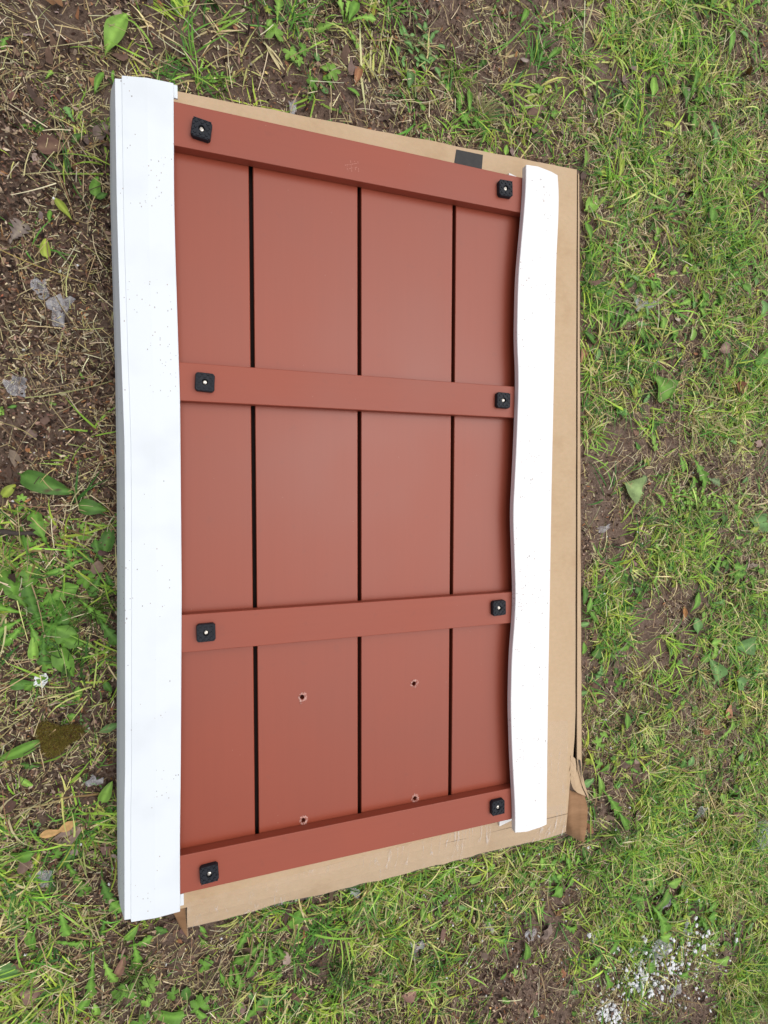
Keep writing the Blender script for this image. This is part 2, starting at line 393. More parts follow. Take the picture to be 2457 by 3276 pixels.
def foot_mesh():
    s, h = 0.0195, 0.0115
    bm = bmesh.new()
    # outer body with a round hole in the middle of its top face
    n = 24; rad = 0.0068
    def sq(k, s_):                      # point on rounded square outline
        a = 2 * math.pi * k / n + math.pi / n
        c_, s2 = math.cos(a), math.sin(a); q = 1 / max(abs(c_), abs(s2)); 
        q = min(q, 1.30)
        return (c_ * q * s_, s2 * q * s_)
    loops = []
    for s_, z in ((s, 0.0), (s, h - 0.002), (s - 0.0006, h - 0.0007), (s - 0.0018, h)):
        loops.append([bm.verts.new((*sq(k, s_), z)) for k in range(n)])
    for r_, z in ((rad, h), (rad - 0.0006, h - 0.0012), (rad - 0.0008, h - 0.007)):
        loops.append([bm.verts.new((r_ * math.cos(2 * math.pi * k / n + math.pi / n), r_ * math.sin(2 * math.pi * k / n + math.pi / n), z)) for k in range(n)])
    for a_, b_ in zip(loops[:-1], loops[1:]):
        for k in range(n): bm.faces.new((a_[k], a_[(k + 1) % n], b_[(k + 1) % n], b_[k]))
    bm.faces.new(list(reversed(loops[0]))); bm.faces.new(loops[-1])
    # raised lozenges
    for ix in range(-3, 4):
        for iy in range(-3, 4):
            if (ix + iy) % 2: continue
            x, y = ix * 0.0056, iy * 0.0056
            if math.hypot(x, y) < 0.0100 or max(abs(x), abs(y)) > 0.0175: continue
            d = 0.0038
            lo = [bm.verts.new((x + dx * d, y + dy * d, h - 0.0004)) for dx, dy in ((1, 0), (0, 1), (-1, 0), (0, -1))]
            hi = [bm.verts.new((x + dx * d * .8, y + dy * d * .8, h + 0.0016)) for dx, dy in ((1, 0), (0, 1), (-1, 0), (0, -1))]
            for v in lo + hi: v.co.x = max(-.0178, min(.0178, v.co.x)); v.co.y = max(-.0178, min(.0178, v.co.y))
            for k in range(4): bm.faces.new((lo[k], lo[(k + 1) % 4], hi[(k + 1) % 4], hi[k]))
            bm.faces.new(hi)
    return bm
def screw_mesh():
    bm = bmesh.new(); n = 16; zt = 0.0094
    prev = None
    for r_, z in ((0.0052, 0.0055), (0.0052, 0.0070), (0.0044, 0.0086), (0.0028, zt)):
        ring = [bm.verts.new((r_ * math.cos(2 * math.pi * k / n), r_ * math.sin(2 * math.pi * k / n), z)) for k in range(n)]
        if prev:
            for k in range(n): bm.faces.new((prev[k], prev[(k + 1) % n], ring[(k + 1) % n], ring[k]))
        prev = ring
    # cross recess
    w_, l_ = 0.0007, 0.0024
    pts = [(w_, w_), (l_, w_), (l_, -w_), (w_, -w_), (w_, -l_), (-w_, -l_), (-w_, -w_), (-l_, -w_), (-l_, w_), (-w_, w_), (-w_, l_), (w_, l_)]
    top = bm.faces.new(prev)
    bm2 = [bm.verts.new((x, y, zt + 0.0003)) for x, y in pts]; bm3 = [bm.verts.new((x * .8, y * .8, zt + 0.0012)) for x, y in pts]
    for k in range(12): bm.faces.new((bm2[k], bm2[(k + 1) % 12], bm3[(k + 1) % 12], bm3[k]))
    return bm
fme = None
for s_ in range(2):
    for i in range(4):
        px, py = FEET[s_][i]; p = at(px, py, ZP + HB + 0.008)
        if fme is None:
            f = bm_obj("rubber_foot", foot_mesh(), M_rub); sc = bm_obj("screw", screw_mesh(), M_steel); sc.parent = f; fme = f, sc
        else:
            f = fme[0].copy(); col.objects.link(f); sc = fme[1].copy(); col.objects.link(sc); sc.parent = f
        f.parent = panel; f.location = Vector((p.x, p.y, ZP + HB + 0.0002)) - PROOT
        f.rotation_euler = (0, 0, R(FROT[s_][i])); f.scale = (1.0, 1.0, 1.0)

# ------------------------------------------------------------------ white edge profiles
def interp(tab, y):
    ys_ = [q[1] for q in tab]; xs_ = [q[0] for q in tab]
    return float(np.interp(y, ys_, xs_))
def smooth_interp(tab, y):
    return sum(interp(tab, y + d) for d in (-40, -20, 0, 20, 40)) / 5
# left one
LO = [(366.2, 250), (371.6, 620), (376.8, 820), (386, 1120), (396.6, 1410), (398.7, 1640), (398.7, 2460), (396.4, 2600), (396.9, 2950)]
LI = [(555, 262), (556.4, 620), (561, 820), (571.7, 1153), (575.9, 1284), (578.9, 1640), (581, 1893), (578, 2460), (575.2, 2700), (576, 2920)]
LF = [(351.7, 325), (352.4, 620), (357.8, 820), (369.2, 1221), (373.4, 1537), (374.7, 1893), (373.4, 2460), (374, 2600), (377, 2846)]
zl = ZP + 0.033; zf = ZP - 0.034
def left_profile():
    bm = bmesh.new(); rows = []
    ns = 46
    for k in range(ns + 1):
        u = k / ns
        po = at(interp(LO, 250.7 + u * (2943.6 - 250.7)), 250.7 + u * (2943.6 - 250.7), zl)
        yi = 268.8 + u * (2914 - 268.8); pi = at(smooth_interp(LI, yi), yi, zl)
        yf = 325 + u * (2846 - 325); pf = at(interp(LF, yf), yf, zf)
        # slight extra for the raised main strip between outer bead and inner edge
        def L(a, b, f): return a.lerp(b, f)
        th = 0.005
        nudge = Vector((0, 0.0, 0))
        bead = L(po, pi, 0.115); 
        wob = 0.0012 * mnoise.noise(Vector((0, u * 9, 3)))
        mid = L(po, pi, 0.55) + Vector((0, 0, 0.0015 + wob)); q1 = L(po, pi, 0.125) + Vector((0, 0, 0.0009))
        end = 0.006 * (1 if k == 0 else -1 if k == ns else 0)
        for v in (q1, mid): v.y += end * 1.0
        pi2 = pi + Vector((0, 0, 0.0005)); pi2.y += end * 0.2
        fmid = L(po, pf, 0.5) + Vector((-0.002, 0, 0))
        back = Vector((0.006, 0, 0)); dn = Vector((0, 0, -th))
        sec = [pf, fmid, po + Vector((-0.0005, 0, -0.003)), po + Vector((0.001, 0, 0)), bead, q1, mid, pi2 + Vector((-0.001, 0, 0)), pi2 + Vector((0, 0, -0.001)),
               pi + dn, mid + dn, po + Vector((0.008, 0, -th - .002)), fmid + back, pf + back]
        rows.append([bm.verts.new(v) for v in sec])
    n = len(rows[0])
    for a_, b_ in zip(rows[:-1], rows[1:]):
        for i in range(n): bm.faces.new((a_[i], a_[(i + 1) % n], b_[(i + 1) % n], b_[i]))
    for r_ in (rows[0], rows[-1]): bm.faces.new(r_)
    return bm
lp = bm_obj("edge_profile", left_profile(), M_whiteL)
lroot = Vector((lp.data.vertices[0].co.x, 0, ZP - 0.035))
ltop = empty("edge_profile", lroot); lp.name = "profile_body"; hang(lp, ltop, lroot)
tag(ltop, "wide straight white edge profile with a sloping outer lip, lying beside bare dirt", "edge profile", "white edge profiles on the panel's two ends")
for ys_, sg in ((at(556, 280, zl - .012), 1), (at(577, 2890, zl - .012), -1)):      # return of the clip peeping out at both ends
    bm = bmesh.new()
    bmesh.ops.create_cube(bm, size=1, matrix=Matrix.Translation((ys_.x - 0.006, ys_.y - sg * 0.008, zl - 0.013)) @ Matrix.Diagonal((0.026, 0.026, 0.004, 1)))
    hang(bm_obj("inner_lip", bm, M_whiteL), ltop, lroot)

# right one: thick foam-like C section with a wavy free edge
RO = [(1783, 557), (1790.5, 580), (1788.7, 693), (1781.4, 840), (1776.7, 1078), (1772, 1316), (1766.9, 1543), (1761.2, 1898), (1755, 2260), (1752.4, 2460), (1750.8, 2640)]
RI = [(1683, 527), (1683, 585), (1677, 675), (1662, 840), (1657.9, 897), (1654, 1078), (1659.4, 1207), (1656.8, 1310), (1651.7, 1440), (1644, 1595), (1641.3, 1640), (1647.5, 1820), (1650, 1898), (1647.5, 1976), (1637.2, 2105), (1634, 2260), (1638.7, 2415), (1648.5, 2597), (1647.7, 2664)]
zr = ZP + 0.042
def right_profile():
    bm = bmesh.new(); rows = []; ns = 90
    for k in range(ns + 1):
        u = k / ns
        yi = 527 + u * (2664 - 527); pi = at(smooth_interp(RI, yi), yi, zr)
        yo = 562 + u * (2636 - 562); po = at(smooth_interp(RO, yo), yo, zr - 0.004)
        th = 0.0165
        lip = at(1629, 553, ZP - 0.031).lerp(at(1598, 2644, ZP - 0.031), u) 
        m1 = pi.lerp(po, 0.35) + Vector((0, 0, 0.0022)); m2 = pi.lerp(po, 0.75) + Vector((0, 0, 0.0022))
        s_ = 0.004 * math.sin(u * math.pi)
        e = 0.0012
        if k in (0, ns):
            d = 0.004 * (1 if k == 0 else -1); m1.y += d; m2.y += d * .6
        sec = [pi + Vector((e, 0, 0)), m1, m2, po + Vector((-0.003, 0, 0.001)), po + Vector((0, 0, -0.003)),
               po + Vector((0.0, 0, -0.066)), po + Vector((-0.003, 0, -0.071)),
               lip + Vector((0, 0, -0.0065)), lip,
               po + Vector((-0.012, 0, -0.063)), po + Vector((-0.012, 0, -0.014)), pi + Vector((0.03, 0, -th)),
               pi + Vector((0.0, 0, -th)), pi + Vector((0, 0, -e))]
        rows.append([bm.verts.new(v) for v in sec])
    n = len(rows[0])
    for a_, b_ in zip(rows[:-1], rows[1:]):
        for i in range(n): bm.faces.new((a_[i], a_[(i + 1) % n], b_[(i + 1) % n], b_[i]))
    for r_ in (rows[0], rows[-1]): bm.faces.new(r_)
    return bm
rp = bm_obj("edge_profile", right_profile(), M_whiteR)
tag(rp, "narrower white edge profile with a wavy inner rim, lying on the cardboard", "edge profile", "white edge profiles on the panel's two ends")

# ------------------------------------------------------------------ flattened cardboard box
ZC = ZP - 0.0375
cbox = empty("cardboard_box", (0, 0, 0)); tag(cbox, "flattened tan cardboard box under the red panel with torn corner flaps and clear tape", "cardboard box")
def sheet(name, pts, th, mat, edge=None, smooth=False, grid=None):
    """thick sheet over a grid of points: pts[row][col]"""
    bm = bmesh.new(); nr, nc = len(pts), len(pts[0])
    top = [[bm.verts.new(p) for p in r_] for r_ in pts]
    # thickness goes along the sheet's own back normal
    nrm = (Vector(pts[0][-1]) - Vector(pts[0][0])).cross(Vector(pts[-1][0]) - Vector(pts[0][0])).normalized()
    if nrm.z > 0: nrm = -nrm
    bot = [[bm.verts.new(Vector(p) + nrm * th) for p in r_] for r_ in pts]
    for i in range(nr - 1):
        for j in range(nc - 1):
            bm.faces.new((top[i][j], top[i][j + 1], top[i + 1][j + 1], top[i + 1][j])); bm.faces.new((bot[i][j], bot[i + 1][j], bot[i + 1][j + 1], bot[i][j + 1]))
    side = []
    for j in range(nc - 1): side += [bm.faces.new((top[0][j], bot[0][j], bot[0][j + 1], top[0][j + 1])), bm.faces.new((top[-1][j], top[-1][j + 1], bot[-1][j + 1], bot[-1][j]))]
    for i in range(nr - 1): side += [bm.faces.new((top[i][0], top[i + 1][0], bot[i + 1][0], bot[i][0])), bm.faces.new((top[i][-1], bot[i][-1], bot[i + 1][-1], top[i + 1][-1]))]
    for f in side: f.material_index = 1
    o = bm_obj(name, bm, mat, smooth=smooth); o.data.materials.append(edge or M_edge); o.parent = cbox
    return o
def rowpts(a, b, n, jit=0, z=None, zj=0, seed=0):
    out = []
    for k in range(n + 1):
        p = a.lerp(b, k / n)
        p = p + Vector((mnoise.noise(Vector((k * .7, seed, 1))) * jit, mnoise.noise(Vector((k * .7, seed, 5))) * jit, mnoise.noise(Vector((k * .5, seed, 9))) * zj))
        out.append(p)
    return out
# top face: upper edge, right edge, lower fold
TLc, TRc = g(300, 181, ZC), g(1240, 365, ZC); 
BLc, BRc = g(300, 1985, ZC), g(1226, 1757, ZC)
ncol, nrow = 40, 24
pts = []
for i in range(nrow + 1):
    v = i / nrow; row = []
    a_ = TLc.lerp(BLc, v); b_ = TRc.lerp(BRc, v); yy_ = 365 + v * (1757 - 365)
    bx_ = g(float(np.interp(yy_, [365, 1560, 1650, 1700, 1757], [1246, 1243, 1237, 1230, 1226])), yy_, ZC); bx_.y = b_.y
    for j in range(ncol + 1):
        u = j / ncol; p = a_.lerp(bx_, u)
        edge_j = 0.003 if i in (0, nrow) else 0.0
        p = p + Vector((0.0012 * mnoise.noise(Vector((v * 20, 4, 4))) if j == ncol else 0, edge_j * mnoise.noise(Vector((u * 14, i, 2))), 0.0006 * mnoise.noise(Vector((u * 9, v * 9, 0)))))
        row.append(p)
    pts.append(row)
sheet("box_face", pts, 0.004, M_card)
# folded second layer and side wall along the long open side
n = 30
e0 = rowpts(g(1248.8, 376, ZC - .007), g(1246.5, 1690, ZC - .007), n)
e1 = rowpts(g(1250.6, 374, ZC - .0085), g(1256.5, 1700, ZC - .0085), n, 0.0012, zj=.001, seed=2)
sheet("folded_layer", [list(r_) for r_ in zip(*[e0, e1])], 0.004, M_card)
e2 = rowpts(g(1251.0, 377, ZC - .014), g(1257, 1660, ZC - .014), n, 0.0008, seed=3)
e3 = rowpts(g(1251.5, 380, 0.032), g(1256, 1690, 0.032), n, 0.0015, seed=4)
e4 = rowpts(g(1251.5, 383, -0.005), g(1257, 1672, -0.005), n, 0.002, seed=6)
sheet("side_wall", [list(r_) for r_ in zip(*[e2, e3, e4])], 0.004, M_card)
# sloping end flap along the lower edge
f0 = rowpts(g(404, 1956, ZC - .0005), g(1226, 1758.5, ZC - .0005), 40, 0.001, seed=7)
f1 = rowpts(g(404, 1983, ZC - .010), g(1224, 1778, ZC - .008), 40, 0.0015, seed=8)
f2 = rowpts(g(405, 2004, 0.042), g(1222, 1799, 0.045), 40, 0.004, seed=10)
for k, p in enumerate(f2):
    p.y += 0.006 * mnoise.noise(Vector((k * .18, 3, 3)))
sheet("end_flap", [f0, f1, f2], 0.004, M_card)
# upper fold edge
u0 = rowpts(g(378, 197.5, ZC - .0006), g(1238, 366, ZC - .0006), 40, 0.001, seed=17)
u1 = rowpts(g(378, 196.5, ZC - .012), g(1238, 366, ZC - .012), 40, 0.002, seed=18)
sheet("upper_wall", [u0, u1, rowpts(g(380, 200, 0.0), g(1238, 369, 0.0), 40)], 0.004, M_card)
# corner flap, lower left: stands out from under the white profile
sheet("corner_flap", [[at(560, 2850, 0.055), at(588, 2866, 0.066)], [at(552, 2915, 0.040), at(594, 2935, 0.050)], [at(575, 2965, 0.030), at(599.5, 2999.6, 0.034)]], 0.0045, M_card2)
# torn corner flap, lower right: bent outwards, brown inner liner showing
c0 = [g(1226, 1702, ZC - .006), g(1222, 1735, ZC - .010), g(1222, 1768, ZC - .014), g(1220, 1800, 0.045)]
c1 = [g(1236, 1710, ZC - .013), g(1236, 1738, ZC - .015), g(1236, 1775, ZC - .017), g(1238, 1808, 0.042)]
c2 = [g(1251, 1712, ZC - .010), g(1253, 1742, ZC - .011), g(1252, 1782, ZC - .014), g(1252, 1817, 0.044)]
c3 = [g(1262, 1716, ZC - .002), g(1270, 1745, ZC - .001), g(1268, 1785, ZC - .006), g(1262, 1818, 0.052)]
sheet("corner_flap", [list(r_) for r_ in zip(c0, c1, c2, c3)], 0.005, M_card2, smooth=True)
def ragged(pts, n, amp, sd):
    out = []
    for k in range(n + 1):
        u = k / n * (len(pts) - 1); i = min(int(u), len(pts) - 2); p = pts[i].lerp(pts[i + 1], u - i)
        out.append(p + Vector((mnoise.noise(Vector((k * .9, sd, 0))), mnoise.noise(Vector((k * .9, sd, 7))), .5 * mnoise.noise(Vector((k * .9, sd, 3))))) * amp)
    return out
l0 = ragged([g(1233, 1632, ZC + .001), g(1231, 1665, ZC + .001), g(1233, 1690, ZC + .001), g(1239, 1706, ZC - .001)], 14, .005, 31)
l1 = ragged([g(1240, 1636, ZC + .001), g(1240, 1668, ZC + .002), g(1242, 1692, ZC + .003), g(1247, 1713, ZC)], 14, .003, 32)
l2 = ragged([g(1243, 1640, ZC - .002), g(1246, 1670, ZC - .001), g(1254, 1696, ZC - .002), g(1266, 1720, ZC - .003)], 14, .0025, 33)
sheet("torn_fold", [list(r_) for r_ in zip(l0, l1, l2)], 0.003, M_card)
k0 = ragged([g(1246, 1640, ZC - .006), g(1250, 1670, ZC - .005), g(1257, 1695, ZC - .006), g(1269, 1722, ZC - .006)], 14, .002, 34)
k1 = ragged([g(1254, 1644, ZC - .008), g(1258, 1672, ZC - .007), g(1264, 1697, ZC - .008), g(1273, 1728, ZC - .009)], 14, .002, 35)
sheet("torn_fold", [list(r_) for r_ in zip(k0, k1)], 0.003, M_card)
# black printed band near the upper edge and print on the side wall
def flat(name, quads, mat, lift):
    bm = bmesh.new()
    for q in quads: bm.faces.new([bm.verts.new(Vector(p) + Vector((0, 0, lift))) for p in q])
    o = bm_obj(name, bm, mat); o.parent = cbox; return o
def ontop(px, py): return g(px, py, ZC)
flat("printed_band", [[ontop(985.5, 323.2), ontop(1043, 335), ontop(1040, 372), ontop(981, 352)]], M_black, 0.0009)
flat("printed_mark", [[g(1250.2, 1640, ZC - .0035), g(1253.2, 1642, ZC - .006), g(1258.5, 1692, ZC - .004), g(1255.5, 1672, ZC - .002)]], M_black, 0.0012)
# clear tape over the lower edge
t0 = rowpts(g(403, 1948, ZC), g(1214, 1735, ZC), 60, 0.001, seed=21); t1 = rowpts(g(403, 1958, ZC), g(1220, 1760, ZC), 60)
t2 = rowpts(g(404, 1984, ZC - .0095), g(1222, 1779, ZC - .0075), 60); t3 = rowpts(g(406, 2004, .043), g(1223, 1800, .046), 60, 0.004, seed=23)
bm = bmesh.new(); rr = [[bm.verts.new(Vector(p) + Vector((0, -0.0005, .0022))) for p in r_] for r_ in (t0, t1, t2, t3)]
for a_, b_ in zip(rr[:-1], rr[1:]):
    for k in range(60): bm.faces.new((a_[k], a_[k + 1], b_[k + 1], b_[k]))
o = bm_obj("packing_tape", bm, M_tape, smooth=True); o.parent = cbox
s0 = [g(1150, 1560, ZC), g(1150, 1760, ZC)]; s1 = [g(1226, 1555, ZC), g(1222, 1757, ZC)]
flat("packing_tape", [[s0[0], s1[0], s1[1], s0[1]]], M_tape, 0.0018)

# ------------------------------------------------------------------ vegetation maps (12 x 16 cells of the ground)
GREEN = """1 1 1 2 4 4 1 1 4 4 5 4
1 2 3 3 2 3 4 2 4 4 5 5
1 2 0 0 0 2 2 2 3 4 5 5
1 2 0 0 0 0 0 0 0 5 5 4
.6 .6 0 0 0 0 0 0 0 7 4 4
1 1 0 0 0 0 0 0 0 6 4 3
2 1 0 0 0 0 0 0 0 4 4 4
1 1 0 0 0 0 0 0 0 2 2 3
4 4 0 0 0 0 0 0 0 1.5 4 4
5 5 0 0 0 0 0 0 0 6 5 4
4 3 0 0 0 0 0 0 0 5 2 5
1 2 0 0 0 0 0 0 0 5 4 6
2 3 0 0 0 0 0 0 0 7 6 6
5 4 2 0 0 0 0 4 5 6 7 7
4 5 6 5 6 6 6 4 2 5 5 6
4 4 5 5 4 5 3 3 1 4 4 7"""
STRAW = """2 2 2 3 3 3 2 3 4 5 5 4
3 4 3 4 5 5 4 5 4 5 5 5
5 5 4 4 4 5 4 6 6 6 6 5
5 5 4 4 4 4 4 4 5 6 5 5
6 6 4 4 4 4 4 4 5 5 5 5
7 7 4 4 4 4 4 4 4 5 5 5
7 7 4 4 4 4 4 4 4 5 5 5
5 5 3 3 3 3 3 3 3 5 4 4
4 4 3 3 3 3 3 3 3 4 4 4
4 4 3 3 3 3 3 3 3 4 5 4
5 6 3 3 3 3 3 3 3 3 3 4
6 7 3 3 3 3 3 3 3 4 5 5
5 6 3 3 3 3 3 3 3 5 5 5
4 4 3 3 3 3 4 4 4 5 5 5
4 4 4 4 4 4 4 4 3 4 4 4
3 3 4 4 4 4 3 3 3 4 3 4"""
GM = np.array([[float(v) for v in r_.split()] for r_ in GREEN.splitlines()])
SM = np.array([[float(v) for v in r_.split()] for r_ in STRAW.splitlines()])
GM[15, 7] = 1; GM[15, 8] = .4; GM[14, 8] = 1.2; GM[15, 9:11] = 2.2; GM[14, 10] = 3.5; GM[10, 10] = 1.2; GM[7, 9:11] = 1.2; GM[8, 9] = .6; GM[0, 6:8] = .5; GM[0, 11] = 2
SM[:, 0] *= 2.4; SM[:, 1] *= 2.2; GM[0:8, 0:2] *= .55
for Mp in (GM,):
    for r_ in range(16):
        for c_ in range(12):
            if Mp[r_, c_] == 0 and 2 <= r_ <= 13:
                if c_ <= 2: Mp[r_, c_] = Mp[r_, 1]
                elif c_ >= 7: Mp[r_, c_] = Mp[r_, 9]
    Mp[12:14, 3:8] = Mp[14, 3:8]; Mp[2, 3:5] = Mp[1, 3:5]; Mp[3, 5:8] = Mp[2, 5:8]
def to_px(x, y, z=0.0):
    d = np.stack([x - CAM[0], y - CAM[1], np.full_like(x, z - CAM[2])], -1) @ RM
    return (d[..., 0] / -d[..., 2] * FPX + 1228.5) / K, (-(d[..., 1] / -d[..., 2]) * FPX + 1638.0) / K
def sample(Mp, x, y):
    px, py = to_px(np.asarray(x, float), np.asarray(y, float))
    u = np.clip(px / 138.25 - 0.5, 0, 11 - 1e-6); v = np.clip(py / 138.25 - 0.5, 0, 15 - 1e-6)
    i = u.astype(int); j = v.astype(int); fu = u - i; fv = v - j
    return (Mp[j, i] * (1 - fu) + Mp[j, i + 1] * fu) * (1 - fv) + (Mp[j + 1, i] * (1 - fu) + Mp[j + 1, i + 1] * fu) * fv
AX0, AX1, AY0, AY1 = -0.85, 2.25, -1.95, 1.75
# ground outline of box and profiles (convex quad), for keeping plants out of it
QUAD = [g(262, 190, 0.03), g(1252, 372, 0.0), g(1256, 1790, 0.0), g(400, 1995, 0.02), g(266, 1960, 0.03)]
def inside(x, y, grow=0.0):
    res = np.ones(np.shape(x), bool); n = len(QUAD)
    for i in range(n):
        a_, b_ = QUAD[i], QUAD[(i + 1) % n]
        ex, ey = b_.x - a_.x, b_.y - a_.y; l = math.hypot(ex, ey)
        d = ((x - a_.x) * ey - (y - a_.y) * ex) / l          # positive on the right of the edge (clockwise outline)
        res &= d > -grow
    return res

class Strips:
    """many thin curved blades, built at once"""
    def __init__(s): s.V = []; s.F = []; s.C = []; s.n = 0
    def add(s, x, y, z0, az, L, W, lift, bend, side, c0, c1, nseg=4, prof='blade', twist=0.0):
        n = len(x); ts = np.linspace(0, 1, nseg + 1)
        px, py, pz = x.copy(), y.copy(), z0.copy(); a = az.copy()
        rows = []
        for k, t_ in enumerate(ts):
            if k:
                th = lift - bend * (t_ - 0.5 / nseg); aa = az + side * (t_ - 0.5 / nseg)
                px = px + np.cos(aa) * np.cos(th) * L / nseg; py = py + np.sin(aa) * np.cos(th) * L / nseg
                pz = np.maximum(pz + np.sin(th) * L / nseg, gz(px, py) + 0.0012); a = aa
            wv = (0.65 + 0.35 * np.sin(np.pi * min(t_ * 1.3, 1))) * (1 - t_ ** 3 * 0.93) if prof == 'blade' else np.ones(n) * (1 - 0.35 * t_)
            ww = W * wv * 0.5
            tw = twist * t_
            ox, oy, oz = -np.sin(a) * ww * np.cos(tw), np.cos(a) * ww * np.cos(tw), ww * np.sin(tw)
            rows.append((np.stack([px - ox, py - oy, pz - oz], 1), np.stack([px + ox, py + oy, pz + oz], 1)))
        V = np.stack([q for r_ in rows for q in r_], 1)      # n, 2(nseg+1), 3
        C = np.stack([c0 + (c1 - c0) * t_ for t_ in ts for _ in (0, 1)], 1)
        tip = V[:, -1]
        base = s.n + np.arange(n)[:, None] * (2 * (nseg + 1))
        F = np.stack([np.stack([base[:, 0] + 2 * k, base[:, 0] + 2 * k + 1, base[:, 0] + 2 * k + 3, base[:, 0] + 2 * k + 2], 1) for k in range(nseg)], 1)
        s.V.append(V.reshape(-1, 3)); s.F.append(F.reshape(-1, 4)); s.C.append(C.reshape(-1, 3)); s.n += n * 2 * (nseg + 1)
    def obj(s, name, mat): return arr_obj(name, np.concatenate(s.V), np.concatenate(s.F), mat, np.concatenate(s.C))
def pick(pal, n, jitter=0.15):
    pal = np.array(pal); wts = pal[:, 3] / pal[:, 3].sum()
    c = pal[rng.choice(len(pal), n, p=wts), :3]
    return c * (1 + rng.normal(0, jitter, (n, 1))).clip(0.5, 1.6) * (1 + rng.normal(0, 0.05, (n, 3)))
def scatter(n, Mp, power=1.0, clump_scale=9, clump_amt=0.8, seed=1, grow=0.0):
    out_x, out_y = [], []; tot = 0
    while tot < n:
        x = rng.uniform(AX0, AX1, 40000); y = rng.uniform(AY0, AY1, 40000)
        d = (sample(Mp, x, y) / 8.0) ** power
        cl = fbm(x, y, clump_scale, seed, 3)
        d = d * np.clip(1 + clump_amt * (cl - 0.5) * 12, 0, 3.0)
        ok = (rng.random(40000) < d * 0.8) & ~inside(x, y, grow)
        out_x.append(x[ok]); out_y.append(y[ok]); tot += ok.sum()
    return np.concatenate(out_x)[:n], np.concatenate(out_y)[:n]
def keep_clear(x, y, az, L, frac=0.85, grow=0.0):
    tx, ty = x + np.cos(az) * L * frac, y + np.sin(az) * L * frac
    return ~inside(tx, ty, grow - 0.016)

